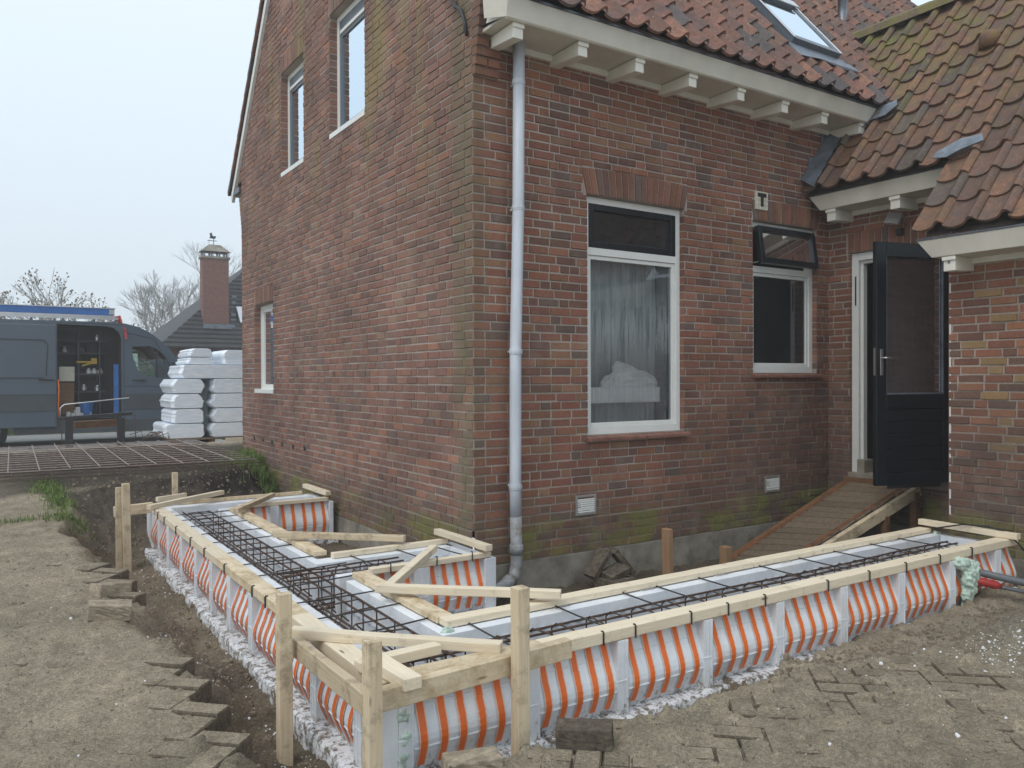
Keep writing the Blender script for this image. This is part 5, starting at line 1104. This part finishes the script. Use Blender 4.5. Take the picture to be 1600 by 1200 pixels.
m=MB(); m.face([(.28,Vy0+.1,.71),(.28,Vy1-.1,.71),(.50,Vy1-.1,.43),(.50,Vy0+.1,.43)]); m.box((.045,Vy0-.005,.04),(.065,Vy0+.01,.66)); m.build('windscreen_frame','black',van)
m=MB(); m.poly([(.34,Vy0-.20,.10),(.40,Vy0-.20,.12),(.40,Vy0-.20,.38),(.34,Vy0-.20,.36),(.34,Vy0-.03,.10),(.40,Vy0-.03,.12),(.40,Vy0-.03,.38),(.34,Vy0-.03,.36)],[(0,1,2,3),(4,5,6,7),(0,1,5,4),(1,2,6,5),(2,3,7,6),(3,0,4,7)]); m.build('mirror','black',van,bevel=.02)
def wheel(x):
    w_=MB(); prof=[(.0,0),(.22,0),(.335,.02),(.345,.06),(.345,.20),(.33,.24),(0,.24)]
    n=28; vs=[(x+r_*math.cos(2*math.pi*k/n),Vy0+.03+d,-.965+r_*math.sin(2*math.pi*k/n)) for r_,d in prof[1:-1] for k in range(n)]; fs=[(i*n+k,i*n+(k+1)%n,(i+1)*n+(k+1)%n,(i+1)*n+k) for i in range(4) for k in range(n)]
    w_.poly(vs,fs); t=w_.build('wheel','rubber',van,smooth=True)
    q=MB(); vs=[(x+r_*math.cos(2*math.pi*k/n),Vy0+d,-.965+r_*math.sin(2*math.pi*k/n)) for r_,d in((.235,.03),(.225,.05),(.09,.07),(.085,.03)) for k in range(n)]; q.poly(vs,[(i*n+k,i*n+(k+1)%n,(i+1)*n+(k+1)%n,(i+1)*n+k) for i in range(3) for k in range(n)]+[tuple(range(3*n,4*n))]); q.build('rim','alu',t)
wheel(-2.95); wheel(.72)
m=MB(); m.box((-3.3,14.6,-1.3),(-2.6,14.9,-.65)); m.box((.4,14.6,-1.3),(1.0,14.9,-.65)); m.build('far_wheel','rubber',van,bevel=.1)
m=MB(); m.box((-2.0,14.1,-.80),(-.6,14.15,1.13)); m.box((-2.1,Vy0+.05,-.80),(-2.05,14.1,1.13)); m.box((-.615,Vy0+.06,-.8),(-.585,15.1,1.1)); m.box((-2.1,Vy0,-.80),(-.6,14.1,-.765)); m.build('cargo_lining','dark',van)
m=MB()
for z_ in(-.25,.12,.55,.80): m.box((-1.75,13.75,z_),(-.85,14.08,z_+.025))
for x_ in(-1.37,-.98): m.box((x_,13.74,-.76),(x_+.03,14.08,1.0))
m.build('shelf','vanlow',van)
def thing(m,name,mat,label,cat,**k): return tag(m.build(name,mat,**k),label,cat)
m=MB(); m.box((-1.72,13.6,-.02),(-1.44,13.74,.28)); thing(m,'storage_box','ceramic','pale grey box on the left shelf in the van','box',bevel=.01)
m=MB(); m.box((-1.73,13.55,-.70),(-1.45,13.74,-.05)); thing(m,'plywood_case','brownwood','brown case standing below the pale box in the van','case',bevel=.01)
m=MB(); m.lathe([(.10,-.76),(.125,-.46),(.13,-.455),(.118,-.45)],-1.23,13.55,16); b_=thing(m,'bucket','blue','blue bucket on the floor of the van','bucket',smooth=False)
m=MB(); m.box((-1.40,13.7,.36),(-1.10,13.74,.40)); m.box((-1.13,13.68,.34),(-1.02,13.76,.46)); m.beam((-1.30,13.71,.30),(-1.06,13.71,.38),.03,.035); thing(m,'power_tool','yellow','yellow tool lying on the middle shelf in the van','tool',bevel=.008)
m=MB(); m.box((-.76,13.26,-.68),(-.67,13.31,.33)); m.box((-.755,13.255,-.60),(-.745,13.262,.30)); thing(m,'spirit_level','blue','tall blue level standing in the right of the van opening','level',bevel=.004)
for i,(x,z_,s,mt) in enumerate(((-1.16,.16,.05,'white'),(-1.06,.155,.045,'white'),(-.95,.16,.05,'ceramic'),(-1.25,-.18,.05,'alu'),(-1.0,-.20,.06,'alu'),(-1.60,.60,.05,'alu'),(-1.28,.62,.07,'vanlow'),(-1.0,.86,.05,'alu'))):
    m=MB(); m.lathe([(s*.9,z_-.03),(s,z_-.02),(s,z_+.05),(s*.6,z_+.07),(s*.5,z_+.10)],x,13.85,12); tag(m.build('paint_tin',mt),('white pot','second white pot','cream pot','small metal pot','wider metal pot','metal tin on the upper left shelf','dark tub','metal tin')[i]+(' on the middle shelf of the van',' on the middle shelf of the van',' right on the middle shelf of the van',' on the lower shelf of the van',' right on the lower shelf of the van',' in the van',' on the upper shelf of the van',' on the top shelf of the van')[i],'pot','pots on the shelves in the van')
m=MB(); r=random.Random(2)
for i in range(9): x=-1.62+r.uniform(0,.42); m.box((x,13.35+r.uniform(0,.2),-.76),(x+r.uniform(.04,.1),13.6,-.76+r.uniform(.08,.22)))
thing(m,'tool_pile','alu','pile of hand tools on the floor at the left of the van opening','tools')
m=MB(); m.tube([(-1.765,13.15,.02),(-1.75,13.14,-.15),(-1.76,13.14,-.45),(-1.77,13.15,-.72)],.014,6); thing(m,'strap','orange','orange strap hanging at the left edge of the van opening','strap',smooth=True)
# rack and ladder
rk=empty('roof_rack',(-2.8,14.2,1.17),'aluminium roof rack on the van','rack')
m=MB(); m.box((-5.2,13.32,1.245),(-.66,13.36,1.285)); m.build('rail','alu',rk); m=MB(); m.box((-5.2,15.02,1.245),(-.66,15.06,1.285)); m.build('rail','alu',rk)
for x in(-4.6,-3.7,-2.75,-2.2,-1.65,-1.1,-.70): m=MB(); m.box((x-.02,13.34,1.17),(x+.02,13.38,1.245)); m.box((x-.02,13.38,1.215),(x+.02,15.05,1.245)); m.build('cross_bar','zinc',rk)
ld=empty('ladder',(-2.9,13.7,1.3),'blue ladder lying on the roof rack of the van','ladder')
for y in(13.42,13.86): m=MB(); m.box((-5.3,y,1.345),(-.72,y+.03,1.475)); m.build('rail','blue',ld,bevel=.004)
m=MB(); m.box((-5.3,13.41,1.475),(-.70,13.47,1.492)); m.box((-5.3,13.41,1.295),(-.60,13.46,1.335)); m.box((-.82,13.405,1.36),(-.72,13.415,1.46)); m.build('rail_edge','alu',ld)
for i in range(17): m=MB(); x=-5.1+i*.27; m.tube([(x,13.44,1.41),(x,13.86,1.41)],.014,6); m.build('rung','alu',ld)
m=MB(); m.beam((-.66,13.38,1.33),(-.62,13.36,1.20),.03,.09); m.beam((-.63,13.36,1.24),(-.55,13.17,1.0),.02,.07); m.beam((-.55,13.17,1.0),(-.53,13.16,.85),.015,.05); thing(m,'red_rag','red','red cloth tied to the end of the ladder','cloth')
# ---------------------------------------------------------------- neighbour's house
nh=empty('neighbour_house',(7,25,-1.3),"neighbour's dark tiled house with a brick chimney in the mist",'house')
m=MB(); A=(1.5,22,1.05);B=(15,22,1.05);Cc=(15,25.6,5.05);D=(6.1,25.6,5.05);E_=(1.5,29.2,1.05);F_=(15,29.2,1.05)
m.poly([A,B,Cc,D,E_,F_],[(0,1,2,3),(0,3,4),(4,3,2,5)]); nr=m.build('roof','slate',nh)
m=MB()
for i in range(26):
    t=i/26; z_=1.05+4.0*t; y=22+3.6*t; x=1.5+4.6*t; m.beam((x,y-.015,z_+.01),(15,y-.015,z_+.01),.03,.045)
m.build('tile_course','slate',nr)
m=MB(); m.box((1.9,22.5,-1.32),(14.6,28.8,1.2)); m.build('wall','nbrick',nh)
ch=MB(); ch.box((3.03,22.75,1.0),(3.86,23.20,4.05)); c_=ch.build('chimney','nbrick',nh); m=MB(); m.box((2.99,22.71,4.05),(3.90,23.24,4.12)); m.build('chimney_slab','concrete',c_)
m=MB(); 
for x in(3.06,3.30,3.55,3.78): m.box((x,22.78,4.12),(x+.05,22.83,4.28)); m.box((x,23.12,4.12),(x+.05,23.17,4.28))
m.build('cowl_leg','zinc',c_); m=MB(); m.poly([(2.98,22.68,4.28),(3.91,22.68,4.28),(3.91,23.27,4.28),(2.98,23.27,4.28),(3.26,22.88,4.53),(3.62,22.88,4.53),(3.62,23.08,4.53),(3.26,23.08,4.53)],[(0,1,2,3),(4,5,6,7),(0,1,5,4),(1,2,6,5),(2,3,7,6),(3,0,4,7)]); m.build('cowl','concrete',c_)
m=MB(); m.tube([(3.43,23.0,4.5),(3.43,23.0,4.82)],.012,5); m.beam((3.27,23.15,4.70),(3.57,23.15,4.70),.01,.02); m.poly([(3.33,23.15,4.78),(3.52,23.15,4.77),(3.55,23.15,4.86),(3.44,23.15,4.86),(3.40,23.15,4.98),(3.33,23.15,4.93),(3.36,23.15,4.86)],[(0,1,2,3,4,5,6)]); o=m.build('weathervane','black',c_); sm=o.modifiers.new('s','SOLIDIFY'); sm.thickness=.01
m=MB(); 
for i in range(6): x=3.93+.06*i; z_=1.75+.22*i; m.box((x-.05,22.62+.2*i,z_-.10),(x+.10,22.75+.2*i,z_+.10))
m.box((2.99,22.5,1.70),(3.90,22.6,1.85)); m.build('lead_flashing','lead',c_)
m=MB(); m.poly([(4.2,22.66,1.90),(4.75,22.66,1.90),(4.75,23.2,2.48),(4.2,23.2,2.48)],[(0,1,2,3)]); o=m.build('roof_window','alu',nh); sm=o.modifiers.new('s','SOLIDIFY'); sm.thickness=.06
# ---------------------------------------------------------------- trees and hedge
def tree(name,base,h,label,seed,stems=1,depth=6,spread=.5,leaves=0,r0=.09,cat='tree',lean=0.,twig=.0045,group=None):
    r=random.Random(seed); o=empty(name,base,label,cat,group); tr_=MB(); cr_=MB(); lf=MB()
    def grow(p,d,L,rad,lev,tgt):
        n=3; path=[p]; q=p.copy(); dd=d.copy()
        for i in range(n): dd=(dd+Vector((r.gauss(0,.10),r.gauss(0,.10),r.gauss(0,.06)+.04))).normalized(); q=q+dd*L/n; path.append(q.copy())
        tgt.tube(path,[rad*(1-.4*i/n)+twig*.3 for i in range(n+1)],5 if lev<2 else 3,cap=False)
        if lev>=depth:
            if leaves and r.random()<leaves:
                for _ in range(2):
                    c=q+Vector((r.gauss(0,.06),r.gauss(0,.06),r.gauss(0,.06))); s=.045; a=Vector((r.gauss(0,1),r.gauss(0,1),r.gauss(0,1))).normalized()*s; b=a.orthogonal().normalized()*s*.7
                    lf.face([c-a,c-b,c+a,c+b])
            return
        k=3 if r.random()<.55 else 2
        for i in range(k):
            ax=Vector((r.gauss(0,1),r.gauss(0,1),r.gauss(0,.4))).normalized(); nd=(dd+ax*spread*r.uniform(.6,1.2)).normalized()
            grow(q,nd,L*r.uniform(.66,.84),max(rad*.62,twig),lev+1,cr_)
        if lev>1:
            m_=path[2]; ax=Vector((r.gauss(0,1),r.gauss(0,1),.3)).normalized(); grow(m_,(dd*.6+ax*.7).normalized(),L*.55,max(rad*.45,twig),lev+2,cr_)
    L0=h*.27
    for s in range(stems):
        a=r.uniform(0,6.28); d=Vector((math.cos(a)*.35*(stems>1)+lean,math.sin(a)*.3*(stems>1),1)).normalized()
        grow(Vector(base)+Vector((math.cos(a)*.15,math.sin(a)*.15,0))*(stems>1),d,L0*r.uniform(.85,1.1),r0*(1 if stems==1 else .7),0,tr_)
    tr_.build('trunk','hazed_bark',o); cr_.build('crown','hazed_bark',o)
    if leaves: lf.build('leaves','leafbrown',o,normals=False)
    return o
gt='bare trees in the mist'
tree('bare_tree',(-.9,23,-1.3),4.6,'bare shrub-like tree with a few brown leaves behind the ladder',3,stems=4,depth=5,spread=.45,leaves=.5,group=gt)
tree('bare_tree',(-3.4,21,-1.3),4.6,'bare tree with green-brown leaves cut by the left edge of the photo',5,stems=3,depth=5,spread=.5,leaves=.6,group=gt)
tree('bare_tree',(4.6,36,-1.3),6.9,'pale leafless tree left of the brick chimney',8,stems=3,depth=6,spread=.48,r0=.13,twig=.006,group=gt)
tree('bare_tree',(7.4,40,-1.3),8.3,'leafless tree further back behind the brick chimney',9,stems=2,depth=6,spread=.48,r0=.14,twig=.006,group=gt)
r=random.Random(7); m=MB()
for i in range(5200):
    x=r.uniform(-7,7); y=18.3+r.gauss(0,.35); z_=-1.3+r.random()**.8*1.75+.15*math.sin(x*2); s=.05*r.uniform(.6,1.3); a=Vector((r.gauss(0,1),r.gauss(0,1),r.gauss(0,1))).normalized()*s; b=a.orthogonal().normalized()*s*.8; c=Vector((x,y,z_)); m.face([c-a,c-b,c+a,c+b])
hg=empty('hedge',(0,18.3,-1.3),'green hedge on the far side of the road behind the van','hedge'); m.build('foliage','hedge',hg,normals=False); m=MB(); m.box((-7,18.15,-1.32),(7,18.45,.25)); m.build('stems','hedge',hg)

# ---------------------------------------------------------------- misty air
hz=MB(); hz.box((-76,-21,-2.7),(76,76,8.8)); m=bpy.data.materials.new('mist'); m.use_nodes=True; n_=m.node_tree; n_.nodes.clear()
pv=n_.nodes.new('ShaderNodeVolumePrincipled'); pv.inputs['Color'].default_value=(.985,.99,.995,1); pv.inputs['Density'].default_value=.0037; pv.inputs['Anisotropy'].default_value=.2
oo=n_.nodes.new('ShaderNodeOutputMaterial'); n_.links.new(pv.outputs[0],oo.inputs['Volume']); MT['mist']=m
tag(hz.build('haze','mist'),kind='stuff')
